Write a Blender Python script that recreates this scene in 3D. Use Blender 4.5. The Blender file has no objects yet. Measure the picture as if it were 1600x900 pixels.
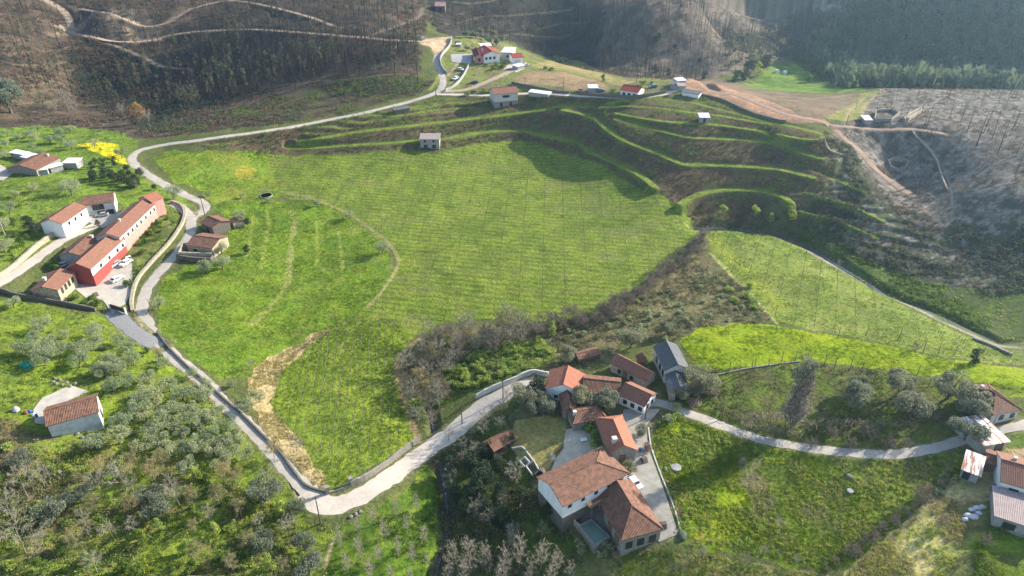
import bpy, math, random
import numpy as np
from mathutils import Vector, Matrix
R = math.radians
rng = np.random.default_rng(7)
random.seed(7)
scene = bpy.context.scene
COL = scene.collection

# ---------------- camera ----------------
CAMZ, PITCH, FPX = 118.0, R(31.0), 1100.0
cam_d = bpy.data.cameras.new('camera')
cam = bpy.data.objects.new('camera', cam_d); COL.objects.link(cam)
cam.location = (0, 0, CAMZ); cam.rotation_euler = (R(90) - PITCH, 0, 0)
cam_d.sensor_width = 36; cam_d.lens = 36 * FPX / 1600
cam_d.clip_start = 0.5; cam_d.clip_end = 9000
scene.camera = cam

# ---------------- world, sun, exposure ----------------
SUN_AZ, SUN_EL = R(61), R(23.5)            # azimuth clockwise from +Y (away from camera)
world = bpy.data.worlds.new('World'); scene.world = world; world.use_nodes = True
wn = world.node_tree.nodes; wl = world.node_tree.links
sky = wn.new('ShaderNodeTexSky'); sky.sky_type = 'NISHITA'; sky.sun_disc = False
sky.sun_elevation = SUN_EL; sky.sun_rotation = SUN_AZ
wl.new(sky.outputs[0], wn['Background'].inputs[0]); wn['Background'].inputs[1].default_value = 0.135
sd = bpy.data.lights.new('sun', 'SUN'); sd.energy = 5.0; sd.angle = R(0.55); sd.color = (1.0, 0.93, 0.80)
sun = bpy.data.objects.new('sun', sd); COL.objects.link(sun)
sdir = Vector((math.sin(SUN_AZ) * math.cos(SUN_EL), math.cos(SUN_AZ) * math.cos(SUN_EL), math.sin(SUN_EL)))
sun.rotation_euler = sdir.to_track_quat('Z', 'Y').to_euler(); sun.location = (200, 100, 300)
vs = scene.view_settings
vs.view_transform = 'Standard'; vs.look = 'None'; vs.gamma = 1; vs.use_curve_mapping = False
vs.exposure = 1.25
scene.cycles.max_bounces = 4; scene.cycles.diffuse_bounces = 2; scene.cycles.glossy_bounces = 2
scene.cycles.transmission_bounces = 2; scene.cycles.transparent_max_bounces = 4; scene.cycles.volume_bounces = 0

# ---------------- numeric helpers ----------------
SP, CP = math.sin(PITCH), math.cos(PITCH)
def hashn(ix, iy, seed):
    h = (ix.astype(np.int64) * 374761393 + iy.astype(np.int64) * 668265263 + seed * 1442695041) & 0xFFFFFFFF
    h = ((h ^ (h >> 13)) * 1274126177) & 0xFFFFFFFF
    h = ((h ^ (h >> 16)) * 2246822519) & 0xFFFFFFFF
    return ((h ^ (h >> 15)) & 0xFFFFFF) / float(0xFFFFFF)
def vnoise(x, y, s, seed=0):
    x = x / s; y = y / s
    ix = np.floor(x); iy = np.floor(y); fx = x - ix; fy = y - iy
    fx = fx * fx * (3 - 2 * fx); fy = fy * fy * (3 - 2 * fy)
    a = hashn(ix, iy, seed); b = hashn(ix + 1, iy, seed); c = hashn(ix, iy + 1, seed); d = hashn(ix + 1, iy + 1, seed)
    return (a * (1 - fx) + b * fx) * (1 - fy) + (c * (1 - fx) + d * fx) * fy
def fbm(x, y, s, octv=4, seed=0):
    r = np.zeros_like(x); a = 1.0; t = 0
    for k in range(octv):
        r += a * vnoise(x + 13.7 * k, y - 7.3 * k, s / 2 ** k, seed + k); t += a; a *= .55
    return r / t
def sstep(a, b, x):
    t = np.clip((x - a) / (b - a), 0, 1); return t * t * (3 - 2 * t)
def bilin(G, x0, y0, st, x, y):
    fx = np.clip((x - x0) / st, 0, G.shape[1] - 1.001); fy = np.clip((y - y0) / st, 0, G.shape[0] - 1.001)
    ix = fx.astype(int); iy = fy.astype(int); fx = fx - ix; fy = fy - iy
    return (G[iy, ix] * (1 - fx) + G[iy, ix + 1] * fx) * (1 - fy) + (G[iy + 1, ix] * (1 - fx) + G[iy + 1, ix + 1] * fx) * fy
def ray(px, py):
    u = (np.asarray(px, float) - 800) / FPX; v = (450 - np.asarray(py, float)) / FPX
    return u, CP + v * SP, -SP + v * CP
def plane_pt(px, py, z):
    u, f, d = ray(px, py); t = (CAMZ - z) / (-d); return u * t, f * t

# ---------------- terrain: surveyed heights (image point of a landmark, height in metres) ----------------
TREADS = [  # terrace ledges: points with heights, half width
 ([(468,221,11.6),(500,216,12.8),(560,206,14.0),(620,199,14.5),(707,189,14.5),(760,183,15.1),(800,178,15.7),(850,171,17.4),(880,166,18.8),(920,168,19.6),(957,175,19.3)], 2.0),
 ([(450,231,9.3),(500,230,10.0),(540,227,10.6),(580,225,10.8),(640,221,10.7),(693,217,10.5),(740,209,10.5),(771,205,10.5),(813,204,10.3),(850,212,10),(900,222,9.8),(924,238,9.2),(970,258,8.8),(1000,274,8.4),(1022,292,8)], 1.9),
 ([(880,172,18.9),(900,176,18.8),(928,184,18.2),(944,198,17.2),(966,214,16),(990,226,15),(1030,240,13.6),(1066,256,12.7),(1100,257,12.6),(1160,260,12.5),(1210,263,12.3),(1240,270,12),(1270,277,11.5)], 1.9),
 ([(962,186,19.6),(1000,196,19.1),(1040,206,18.8),(1073,214,18.5),(1110,216,18.5),(1160,218,18.3),(1200,223,18),(1230,231,17.5),(1260,241,16.6),(1283,247,16)], 1.6),
 ([(962,177,20.8),(1000,184,21.2),(1040,190,21.4),(1080,192,21.6),(1110,194,21.6),(1150,199,21.5),(1190,205,21),(1203,212,20)], 1.5),
 ([(938,167,21.6),(990,166,23),(1040,170,23.3),(1075,175,23.3),(1120,180,23.2),(1160,187,23.1),(1205,194,22.8)], 1.35),
 ([(950,160,23),(990,156,24.3),(1045,155,24.6),(1080,160,24.6),(1120,170,24.2),(1160,180,23.8),(1200,190,23.2),(1240,198,22.6),(1270,205,22),(1284,213,21.3),(1270,218,20.8),(1240,215,21),(1215,210,21.2)], 1.3),
 ([(1062,318,6),(1090,304,6.5),(1120,298,6.6),(1150,296,6.6),(1190,298,6.6),(1220,306,6.4),(1236,316,6)], 1.9),
 ([(560,178,17.5),(620,181,17.2),(680,172,17),(740,168,17)], 1.2),
 ([(1240,262,12),(1300,278,10.5),(1350,300,7.8)], 1.1),
 ([(1260,300,7.5),(1320,318,5.5),(1380,345,2.5)], 1.1),
 ([(1250,330,3),(1310,345,1.5),(1370,372,-.5)], 1.0),
]
CTRL = [(500,790,-3),(600,745,-3),(700,680,-1.5),(800,607,.5),(860,590,1),(650,900,-6),(600,880,-5),(520,890,-4.5),(690,760,-7.5),(685,700,-7),(672,650,-6),
 (640,600,-5),(650,560,-4),(550,600,-3),(520,700,-3),(600,660,-3),(450,580,-2),(930,750,0),(980,800,-1),(860,760,-1.5),(1030,850,-2),(800,700,-2),(840,690,-.5),
 (750,750,-6),(900,900,-6.5),(800,880,-8),(1030,630,2),(1100,652,2),(1200,688,1.5),(1330,706,1.5),(1450,700,3),(1550,672,5),(1600,662,6),(950,650,1.2),(900,700,.3),
 (1150,760,-1),(1300,800,-1),(1200,890,-3),(1450,800,2),(1590,780,5),(1350,890,-1),(1600,890,4),(1000,890,-5),(1520,720,4.5),
 (1250,620,3),(1400,620,4),(1500,600,5),(1560,640,6),(1080,560,3),(1150,585,4),(1300,570,4.5),(1450,590,5),(1600,600,6),(1100,520,3.5),(1250,520,3.5),(1400,540,4),(1550,570,5),
 (1110,360,-1),(1200,380,-2),(1300,430,-1.5),(1400,480,0),(1500,520,1),(1590,550,2),(1200,470,1),(1300,500,2),(1120,400,0),
 (1075,348,-3),(1150,345,-2),(1250,372,-5),(1320,412,-5.5),(1400,460,-5),(1500,500,-4),(1580,535,-3),(1350,400,-4),(1450,440,-3),(1600,470,-2),
 (1100,470,1),(1000,470,0),(900,510,-1),(960,530,1),(800,540,-2.5),(1200,495,2.5),(1080,400,-1),(1020,440,-.5),
 (250,240,11.5),(400,246,8.8),(560,242,8),(690,237,7.5),(800,222,7),(900,250,5),(1000,300,3.5),(1060,333,2),(600,350,4),(800,350,3),(900,450,0),(700,450,1),(1000,400,.5),(620,480,0),(800,500,-1.5),
 (500,300,6),(300,290,8),(470,320,5),(400,330,5.5),(560,380,3),(350,430,4),(450,430,2),(300,480,3.5),(400,540,.5),(350,560,1),(480,520,0),(560,520,-.8),
 (300,340,7),(275,400,6),(230,450,4.5),(225,500,4),(272,558,2.5),(330,608,1),(384,656,-.5),(440,722,-2),
 (180,400,7.5),(100,360,10.5),(240,330,9),(145,440,6),(60,440,9),(200,300,11),(0,440,12),(0,330,15),(60,270,14),(150,240,13),(0,220,15),(210,245,11.5),
 (110,660,5),(0,650,8),(200,560,4.5),(60,520,8),(0,560,9),(200,720,1.5),(300,700,0),(100,800,1),(300,850,-2),(400,800,-2.5),(0,880,3),(470,860,-4),(0,750,6),(160,500,5.5),(300,620,1),(380,720,-1.5),
 (300,219,14),(430,202,16.2),(560,178,17.8),(683,145,19.5),(640,160,18.8),(350,212,15),(790,165,17),(870,148,22.3),(930,148,24),(990,150,25.2),(1060,143,26),(800,147,20),
 (1100,145,26),(1085,125,27),(1160,160,25.2),(1220,183,24),(1300,190,23),(1380,137,16),(1200,150,18.5),(1280,150,14),(1340,165,17),(1180,130,0),(1250,128,-.5),(1230,105,-2),(1320,128,-1),(1140,118,4),
 (1400,200,20),(1470,208,19.5),(1500,180,19.5),(1500,140,15),(1600,140,18),(1450,250,11),(1400,258,7.5),(1550,250,16.5),(1520,300,11),(1600,300,15),(1450,320,4),(1400,300,3),(1350,250,13),
 (1320,340,0),(1600,380,4),(1500,400,-1),(1300,250,15.3),(1300,225,18.8),(1250,320,4),(1250,358,-3.5),(1180,330,1),(1600,200,21),(1420,290,4),
 (0,195,14),(100,195,12),(200,200,10),(250,205,11),(150,150,6),(220,180,8),(50,150,16),(50,100,26),(50,60,34),(50,0,46),(150,100,20),(130,55,30),(250,65,26),(350,100,18),(350,150,12),
 (450,160,14.5),(550,150,16.5),(600,110,24),(640,62,30),(500,100,24),(450,50,33),(300,20,38),(500,10,42),(650,15,34),(150,15,44),(0,20,46),(0,120,26),
 (690,70,26),(720,110,22),(780,95,23),(760,60,24),(830,110,21),(900,110,20),(960,125,22),(850,82,5),(950,98,4),(1060,110,4),(800,30,24),(900,30,22),(720,30,27),(900,60,12),(1000,50,24),(1000,0,40),
 (900,0,33),(800,0,34),(1100,60,12),(1100,0,38),(1200,70,0),(1250,20,5),(1200,0,12),(1300,100,-2),(1320,60,6),(1400,130,-3),(1400,60,14),(1400,0,36),(1500,135,-1),(1500,60,18),(1500,0,38),
 (1600,0,45),(1600,60,25),(1600,130,3),(1320,0,22)]
pts = []
for tr, w in TREADS:
    for a in tr: pts.append(a)
pts += CTRL
P = np.array(pts, float)
X, Y = plane_pt(P[:, 0], P[:, 1], P[:, 2]); Z = P[:, 2]
FAR = [(-900,1000,130),(-450,1000,110),(0,1000,100),(450,1000,120),(900,1000,150),(-300,680,80),(0,700,70),(250,720,75),(450,640,85),(-550,500,85),(-450,300,48),(-350,150,22),(-250,40,10),
       (600,500,85),(500,330,40),(380,200,20),(260,60,3),(0,0,-9),(0,-200,-8),(-300,-200,5),(300,-200,0),(-900,100,60),(900,100,70),(0,60,-8),(-900,-200,20),(900,-200,30),(120,80,-4),(-120,80,-1)]
X = np.append(X, [f[0] for f in FAR]); Y = np.append(Y, [f[1] for f in FAR]); Z = np.append(Z, [f[2] for f in FAR])
def kern(x, y, X, Y): return np.sqrt((x[:, None] - X) ** 2 + (y[:, None] - Y) ** 2 + 36.0)
N = len(X)
A = np.zeros((N + 3, N + 3)); A[:N, :N] = kern(X, Y, X, Y) - np.eye(N) * 3.0   # smoothing (kernel is negative definite)
A[:N, N] = 1; A[:N, N + 1] = X / 100; A[:N, N + 2] = Y / 100; A[N:, :N] = A[:N, N:].T
W = np.linalg.solve(A, np.append(Z, [0, 0, 0]))
GX0, GY0, GST = -960.0, -220.0, 3.0
gx = np.arange(GX0, 961, GST); gy = np.arange(GY0, 1240, GST)
GG = np.zeros((len(gy), len(gx)))
for j, yy in enumerate(gy):
    GG[j] = kern(gx, np.full_like(gx, yy), X, Y) @ W[:N] + W[N] + W[N + 1] * gx / 100 + W[N + 2] * yy / 100
def zbase(x, y):
    return bilin(GG, GX0, GY0, GST, x, y)
def pix(px, py, zf=None):
    """image point of a landmark -> ground point (ray march on the terrain)"""
    zf = zf or zbase
    px = np.atleast_1d(np.asarray(px, float)); py = np.atleast_1d(np.asarray(py, float))
    u, f, d = ray(px, py)
    t = np.full(px.shape, 95.0); done = np.zeros(px.shape, bool); lo = t.copy()
    for k in range(560):
        z = CAMZ + d * t - zf(u * t, f * t)
        done |= z < 0
        lo = np.where(done, lo, t); t = np.where(done, t, t * 1.0045)
        if done.all(): break
    hi = t
    for k in range(14):
        m = (lo + hi) / 2; z = CAMZ + d * m - zf(u * m, f * m)
        hi = np.where(z < 0, m, hi); lo = np.where(z < 0, lo, m)
    t = (lo + hi) / 2
    return u * t, f * t
def pixline(L):
    a = np.array([p[:2] for p in L], float); x, y = pix(a[:, 0], a[:, 1]); return np.stack([x, y], 1)
def smooth_line(p, n=6):
    """Catmull-Rom through the points (any dimension)"""
    p = np.asarray(p, float); q = np.vstack([2 * p[0] - p[1], p, 2 * p[-1] - p[-2]]); out = []
    for i in range(1, len(q) - 2):
        for k in range(n):
            t = k / n
            out.append(.5 * ((2 * q[i]) + (-q[i - 1] + q[i + 1]) * t + (2 * q[i - 1] - 5 * q[i] + 4 * q[i + 1] - q[i + 2]) * t * t + (-q[i - 1] + 3 * q[i] - 3 * q[i + 1] + q[i + 2]) * t ** 3))
    out.append(p[-1]); return np.array(out)
def line_dist(x, y, L, margin, vals=None):
    """distance of points to a polyline (inf beyond margin), and interpolated value along it"""
    D = np.full(x.shape, 1e9); V = np.zeros(x.shape)
    m = (x > L[:, 0].min() - margin) & (x < L[:, 0].max() + margin) & (y > L[:, 1].min() - margin) & (y < L[:, 1].max() + margin)
    if not m.any(): return D, V
    idx = np.nonzero(m)[0]; xx = x[idx]; yy = y[idx]; dd = np.full(xx.shape, 1e9); vv = np.zeros(xx.shape)
    for i in range(len(L) - 1):
        ax, ay = L[i, :2]; bx, by = L[i + 1, :2]; ex, ey = bx - ax, by - ay; l2 = ex * ex + ey * ey + 1e-9
        s = (np.abs(xx - (ax + bx) / 2) < abs(ex) / 2 + margin) & (np.abs(yy - (ay + by) / 2) < abs(ey) / 2 + margin)
        if not s.any(): continue
        t = np.clip(((xx[s] - ax) * ex + (yy[s] - ay) * ey) / l2, 0, 1)
        d = np.hypot(xx[s] - ax - t * ex, yy[s] - ay - t * ey)
        si = np.nonzero(s)[0]; b = d < dd[si]; dd[si[b]] = d[b]
        if vals is not None: vv[si[b]] = (vals[i] + (vals[i + 1] - vals[i]) * t)[b]
    D[idx] = dd; V[idx] = vv
    return D, V
def in_poly(x, y, Q):
    r = np.zeros(x.shape, bool)
    m = (x > Q[:, 0].min()) & (x < Q[:, 0].max()) & (y > Q[:, 1].min()) & (y < Q[:, 1].max())
    if not m.any(): return r
    idx = np.nonzero(m)[0]; xx = x[idx]; yy = y[idx]; c = np.zeros(xx.shape, bool)
    j = len(Q) - 1
    for i in range(len(Q)):
        xi, yi = Q[i]; xj, yj = Q[j]
        if yi != yj:
            c ^= ((yi > yy) != (yj > yy)) & (xx < (xj - xi) * (yy - yi) / (yj - yi) + xi)
        j = i
    r[idx] = c
    return r

# ---------------- roads and tracks: image points, half width (m), kind ----------------
ROADS = {
 'country_road': ([(684,84),(682,98),(689,112),(692,124),(691,134),(683,144),(650,156),(600,169),(560,178),(500,190),(430,202),(370,211),(310,219),(260,226),(225,233),(210,241),(207,251),(215,261),(229,271),(249,284),(270,295),(292,306),(313,314),(321,323),(314,333),(301,341),(299,351),(299,362),(284,386),(272,402),(249,425),(231,450),(222,480),(228,502),(236,519),(250,536),(272,558),(300,580),(330,608),(352,632),(384,660),(412,690),(440,722),(464,750),(492,778)], 1.75, 'asphalt'),
 'lane': ([(478,768),(500,786),(520,790),(548,782),(582,764),(620,738),(660,708),(700,682),(730,657),(760,632),(800,609),(838,597)], 2.6, 'concrete'),
 'valley_lane': ([(985,648),(1020,628),(1060,640),(1100,655),(1150,674),(1200,689),(1260,700),(1330,708),(1400,710),(1450,702),(1500,689),(1550,674),(1600,664),(1660,650)], 1.45, 'asphalt'),
 'spur_road': ([(270,318),(284,325),(296,336),(301,344)], 1.8, 'asphalt'),
 'driveway': ([(176,486),(192,503),(210,518),(230,532),(244,538)], 2.3, 'darkasphalt'),
 'farm_lane': ([(-40,462),(0,442),(30,424),(60,402),(90,380),(122,364),(150,352),(168,338)], 2.2, 'concrete'),
 'ridge_road': ([(683,147),(720,148),(760,149),(800,147),(840,146),(880,148),(930,151),(980,153),(1020,150),(1060,141)], 1.7, 'concrete'),
 'village_lane': ([(692,143),(730,140),(760,128),(790,115),(812,104)], 1.6, 'dirt'),
 'dirt_track': ([(1078,124),(1110,134),(1150,148),(1200,168),(1240,182),(1285,190),(1302,200),(1322,218),(1345,238),(1366,262),(1390,282),(1422,303)], 1.7, 'reddirt'),
 'burnt_hill_track': ([(1296,196),(1340,200),(1385,203),(1430,202),(1475,209)], 1.3, 'reddirt'),
 'forest_track': ([(90,40),(108,50),(125,54),(160,62),(200,66),(240,63),(262,56),(300,50),(350,47),(400,46),(450,49),(500,53),(560,58),(620,63),(668,66)], 1.9, 'sand'),
 'upper_track': ([(70,0),(95,14),(108,30),(112,46)], 1.8, 'sand'),
 'clearing_track': ([(128,14),(165,18),(195,30),(225,42),(262,36),(300,14),(345,2),(380,2),(420,10),(470,22),(520,40)], 1.3, 'sand'),
 'lower_forest_track': ([(150,60),(195,78),(225,90),(252,104),(300,108)], 1.7, 'palebrown'),
 'village_track': ([(660,12),(650,30),(600,48),(575,56)], 1.4, 'palebrown'),
}
ROADL = {}
for k, (L, w, kind) in ROADS.items():
    q = smooth_line(pixline(L), 5); z = zbase(q[:, 0], q[:, 1])
    for _ in range(6): z[1:-1] = (z[:-2] + z[1:-1] * 2 + z[2:]) / 4
    ROADL[k] = (q, z, w, kind)
def _noz(a): return a
TREADL = []
for tr, w in TREADS:
    a = np.array(tr, float); x, y = plane_pt(a[:, 0], a[:, 1], a[:, 2])
    q = smooth_line(np.stack([x, y, a[:, 2]], 1), 4); TREADL.append((q[:, :2], q[:, 2], w))
# small terraces on the far left hill and behind the village (narrow ledges)
for L, w in [([(20,102),(60,101),(100,96)],1.3),([(15,120),(60,118),(100,113)],1.3),([(15,135),(60,131),(90,128)],1.3),([(18,148),(60,143),(92,138)],1.3),([(22,164),(60,160),(90,156)],1.3),([(10,84),(60,80),(105,74)],1.2),
             ([(696,38),(740,28),(800,24),(850,20),(895,13)],1.2),([(708,3),(740,5),(775,0)],1.2),([(832,46),(862,41),(885,35),(920,34)],1.1),([(770,56),(800,53),(840,57),(890,56)],1.1),([(708,22),(735,18)],1.0),
             ([(330,168),(380,150),(430,140),(500,125)],1.0),([(420,136),(480,128),(560,122),(640,116)],1.0),([(160,92),(200,97),(232,102)],.8),([(130,166),(165,161),(190,150)],.9)]:
    q = smooth_line(pixline(L), 4); TREADL.append((q, zbase(q[:, 0], q[:, 1]), w))
N_MAIN = len(TREADS)
STREAMS = [([(672,636),(680,680),(686,720),(694,760),(700,800),(696,840),(684,880),(676,910)], 1.1, 1.0),
           ([(1085,352),(1130,352),(1180,356),(1230,368),(1275,388),(1320,415),(1370,446),(1420,470),(1470,488),(1520,512),(1570,536),(1620,556)], 2.0, 1.6)]
STREAML = [(smooth_line(pixline(L), 4), w, dp) for L, w, dp in STREAMS]

STEPPED = [pixline([(1230,300),(1300,270),(1380,300),(1450,360),(1500,420),(1440,440),(1340,398),(1255,352)]), pixline([(300,225),(400,210),(540,186),(680,158),(760,155),(700,180),(560,200),(420,222),(330,232)])]
WILD = []   # filled by the ground painting: polygons where the ground is rough
def H(x, y, fine=True):
    shp = x.shape; x = x.ravel(); y = y.ravel()
    z = zbase(x, y)
    if fine:
        n1 = fbm(x, y, 9, 4, 3) - .5
        z = z + n1 * 0.7 * sstep(0, 1, (vnoise(x, y, 60, 9)) + .3) * .6
        far = sstep(385, 450, y); z = z + far * (fbm(x, y, 26, 4, 21) - .5) * 4.0
    for Q in STEPPED:   # small old terrace steps
        m = in_poly(x, y, Q)
        if m.any():
            q_ = z[m] + (fbm(x[m], y[m], 14, 2, 44) - .5) * 1.2; f = (q_ / 1.5) % 1; z[m] += (sstep(.3, .7, f) - f) * 1.5 * .75
    for q, zz, w in TREADL:
        D, V = line_dist(x, y, q, w * 2.4, zz)
        k = 1 - sstep(w * .75, w * 1.35, D); z = z * (1 - k) + V * k
        # steeper bank below and above the ledge
    for q, w, dp in STREAML:
        D, V = line_dist(x, y, q, w * 3)
        z = z - dp * (1 - sstep(w * .5, w * 2.2, D))
    for kname, (q, zz, w, kind) in ROADL.items():
        D, V = line_dist(x, y, q, w * 3, zz)
        k = 1 - sstep(w + .3, w * 2.1 + .6, D); z = z * (1 - k) + V * k
    return z.reshape(shp)
# placement grid
FX0, FY0, FST = -430.0, 60.0, 1.0
_fx = np.arange(FX0, 431, FST); _fy = np.arange(FY0, 680, FST); _mx, _my = np.meshgrid(_fx, _fy)
FG = H(_mx, _my)
def zt(x, y):
    x = np.asarray(x, float); y = np.asarray(y, float)
    ins = (x > FX0) & (x < 430) & (y > FY0) & (y < 679)
    return np.where(ins, bilin(FG, FX0, FY0, FST, x, y), zbase(x, y))
def at(px, py):
    x, y = pix(px, py, zt); return x, y, zt(x, y)
def at1(px, py):
    x, y, z = at(px, py); return float(x[0]), float(y[0]), float(z[0])
def polyw(L): return pixline(L)

# ---------------- node helpers ----------------
def mat(name):
    m = bpy.data.materials.new(name); m.use_nodes = True; n = m.node_tree.nodes; l = m.node_tree.links
    b = n['Principled BSDF']; b.inputs['Specular IOR Level'].default_value = .25; b.inputs['Roughness'].default_value = .9
    return m, n, l, b
def N_(n, t, **k):
    x = n.new(t)
    for a, v in k.items():
        if a in x.inputs.keys() if hasattr(x.inputs, 'keys') else False: x.inputs[a].default_value = v
        else: setattr(x, a, v)
    return x
def ramp(n, l, src, stops):
    r = n.new('ShaderNodeValToRGB'); e = r.color_ramp.elements
    while len(e) > 1: e.remove(e[-1])
    e[0].position = stops[0][0]; e[0].color = (*stops[0][1], 1)
    for p, c in stops[1:]:
        q = e.new(p); q.color = (*c, 1)
    l.new(src, r.inputs[0]); return r.outputs[0]
def mul(n, l, a, b, fac=1.0):
    x = n.new('ShaderNodeMix'); x.data_type = 'RGBA'; x.blend_type = 'MULTIPLY'; x.inputs[0].default_value = fac
    l.new(a, x.inputs[6]); l.new(b, x.inputs[7]); return x.outputs[2]
def noise(n, l, scale, detail=4, rough=.6, coord=None):
    x = n.new('ShaderNodeTexNoise'); x.inputs['Scale'].default_value = scale; x.inputs['Detail'].default_value = detail; x.inputs['Roughness'].default_value = rough
    if coord is not None: l.new(coord, x.inputs['Vector'])
    return x.outputs[0]
def g3(v): return (v, v, v)
_simple = {}
def simple(name, c1, c2=None, scale=2.0, rough=.9, spec=.2, lo=.35, hi=.65, bump=0, metal=0, detail=5):
    """two-colour mottled surface"""
    if name in _simple: return _simple[name]
    m, n, l, b = mat(name); tc = n.new('ShaderNodeTexCoord')
    if c2 is None: c2 = tuple(v * .7 for v in c1)
    s = noise(n, l, scale, detail, .65, tc.outputs['Object'])
    c = ramp(n, l, s, [(lo, c2), (hi, c1)]); l.new(c, b.inputs['Base Color'])
    b.inputs['Roughness'].default_value = rough; b.inputs['Specular IOR Level'].default_value = spec; b.inputs['Metallic'].default_value = metal
    if bump:
        bp = n.new('ShaderNodeBump'); bp.inputs['Strength'].default_value = bump; bp.inputs['Distance'].default_value = .08
        l.new(s, bp.inputs['Height']); l.new(bp.outputs[0], b.inputs['Normal'])
    _simple[name] = m; return m

def mesh_np(name, V, F, mats=None, matidx=None, smooth=False, col=None):
    """V (n,3), F (m,k) equal-length faces"""
    me = bpy.data.meshes.new(name); V = np.asarray(V, np.float32); F = np.asarray(F, np.int32); k = F.shape[1]
    me.vertices.add(len(V)); me.vertices.foreach_set('co', V.ravel())
    me.loops.add(F.size); me.loops.foreach_set('vertex_index', F.ravel())
    me.polygons.add(len(F)); me.polygons.foreach_set('loop_start', np.arange(0, F.size, k, dtype=np.int32))
    try: me.polygons.foreach_set('loop_total', np.full(len(F), k, np.int32))
    except Exception: pass
    if matidx is not None: me.polygons.foreach_set('material_index', np.asarray(matidx, np.int32))
    me.polygons.foreach_set('use_smooth', np.full(len(F), smooth))
    for m in (mats or []): me.materials.append(m)
    if col is not None:
        a = me.color_attributes.new('Col', 'FLOAT_COLOR', 'POINT'); c = np.ones((len(V), 4), np.float32); c[:, :3] = col; a.data.foreach_set('color', c.ravel())
    me.update(calc_edges=True); me.validate(); return me
def link(name, me, parent=None, loc=None, rz=None, label=None, cat=None, group=None, kind=None):
    o = bpy.data.objects.new(name, me); COL.objects.link(o)
    if parent is not None: o.parent = parent
    if loc is not None: o.location = loc
    if rz is not None: o.rotation_euler = (0, 0, rz)
    if label: o['label'] = label
    if cat: o['category'] = cat
    if group: o['group'] = group
    if kind: o['kind'] = kind
    return o

# ---------------- the ground sheet ----------------
def spaced(a, b, f):     # step grows with f(pos)
    out = [a]
    while out[-1] < b: out.append(out[-1] + f(out[-1]))
    return np.array(out)
rows = spaced(66, 640, lambda y: .26 + .0032 * (y - 66) * .55 if y < 400 else .85 + .004 * (y - 400))
rows = np.concatenate([[-215, -120, -40, 10, 40, 55], rows, np.array([700, 760, 830, 920, 1030, 1180, 1600, 2600, 4500.])])
us = np.linspace(-1, 1, 1121)
us = np.concatenate([[-9, -5, -3.2, -2.2, -1.6, -1.3, -1.12], us, [1.12, 1.3, 1.6, 2.2, 3.2, 5, 9]])
half = np.clip(rows * .80 + 8, 72, 3000)
GXm = us[None, :] * half[:, None]; GYm = np.repeat(rows[:, None], len(us), 1)
gxf = GXm.ravel(); gyf = GYm.ravel()
gz = H(gxf, gyf)

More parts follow.
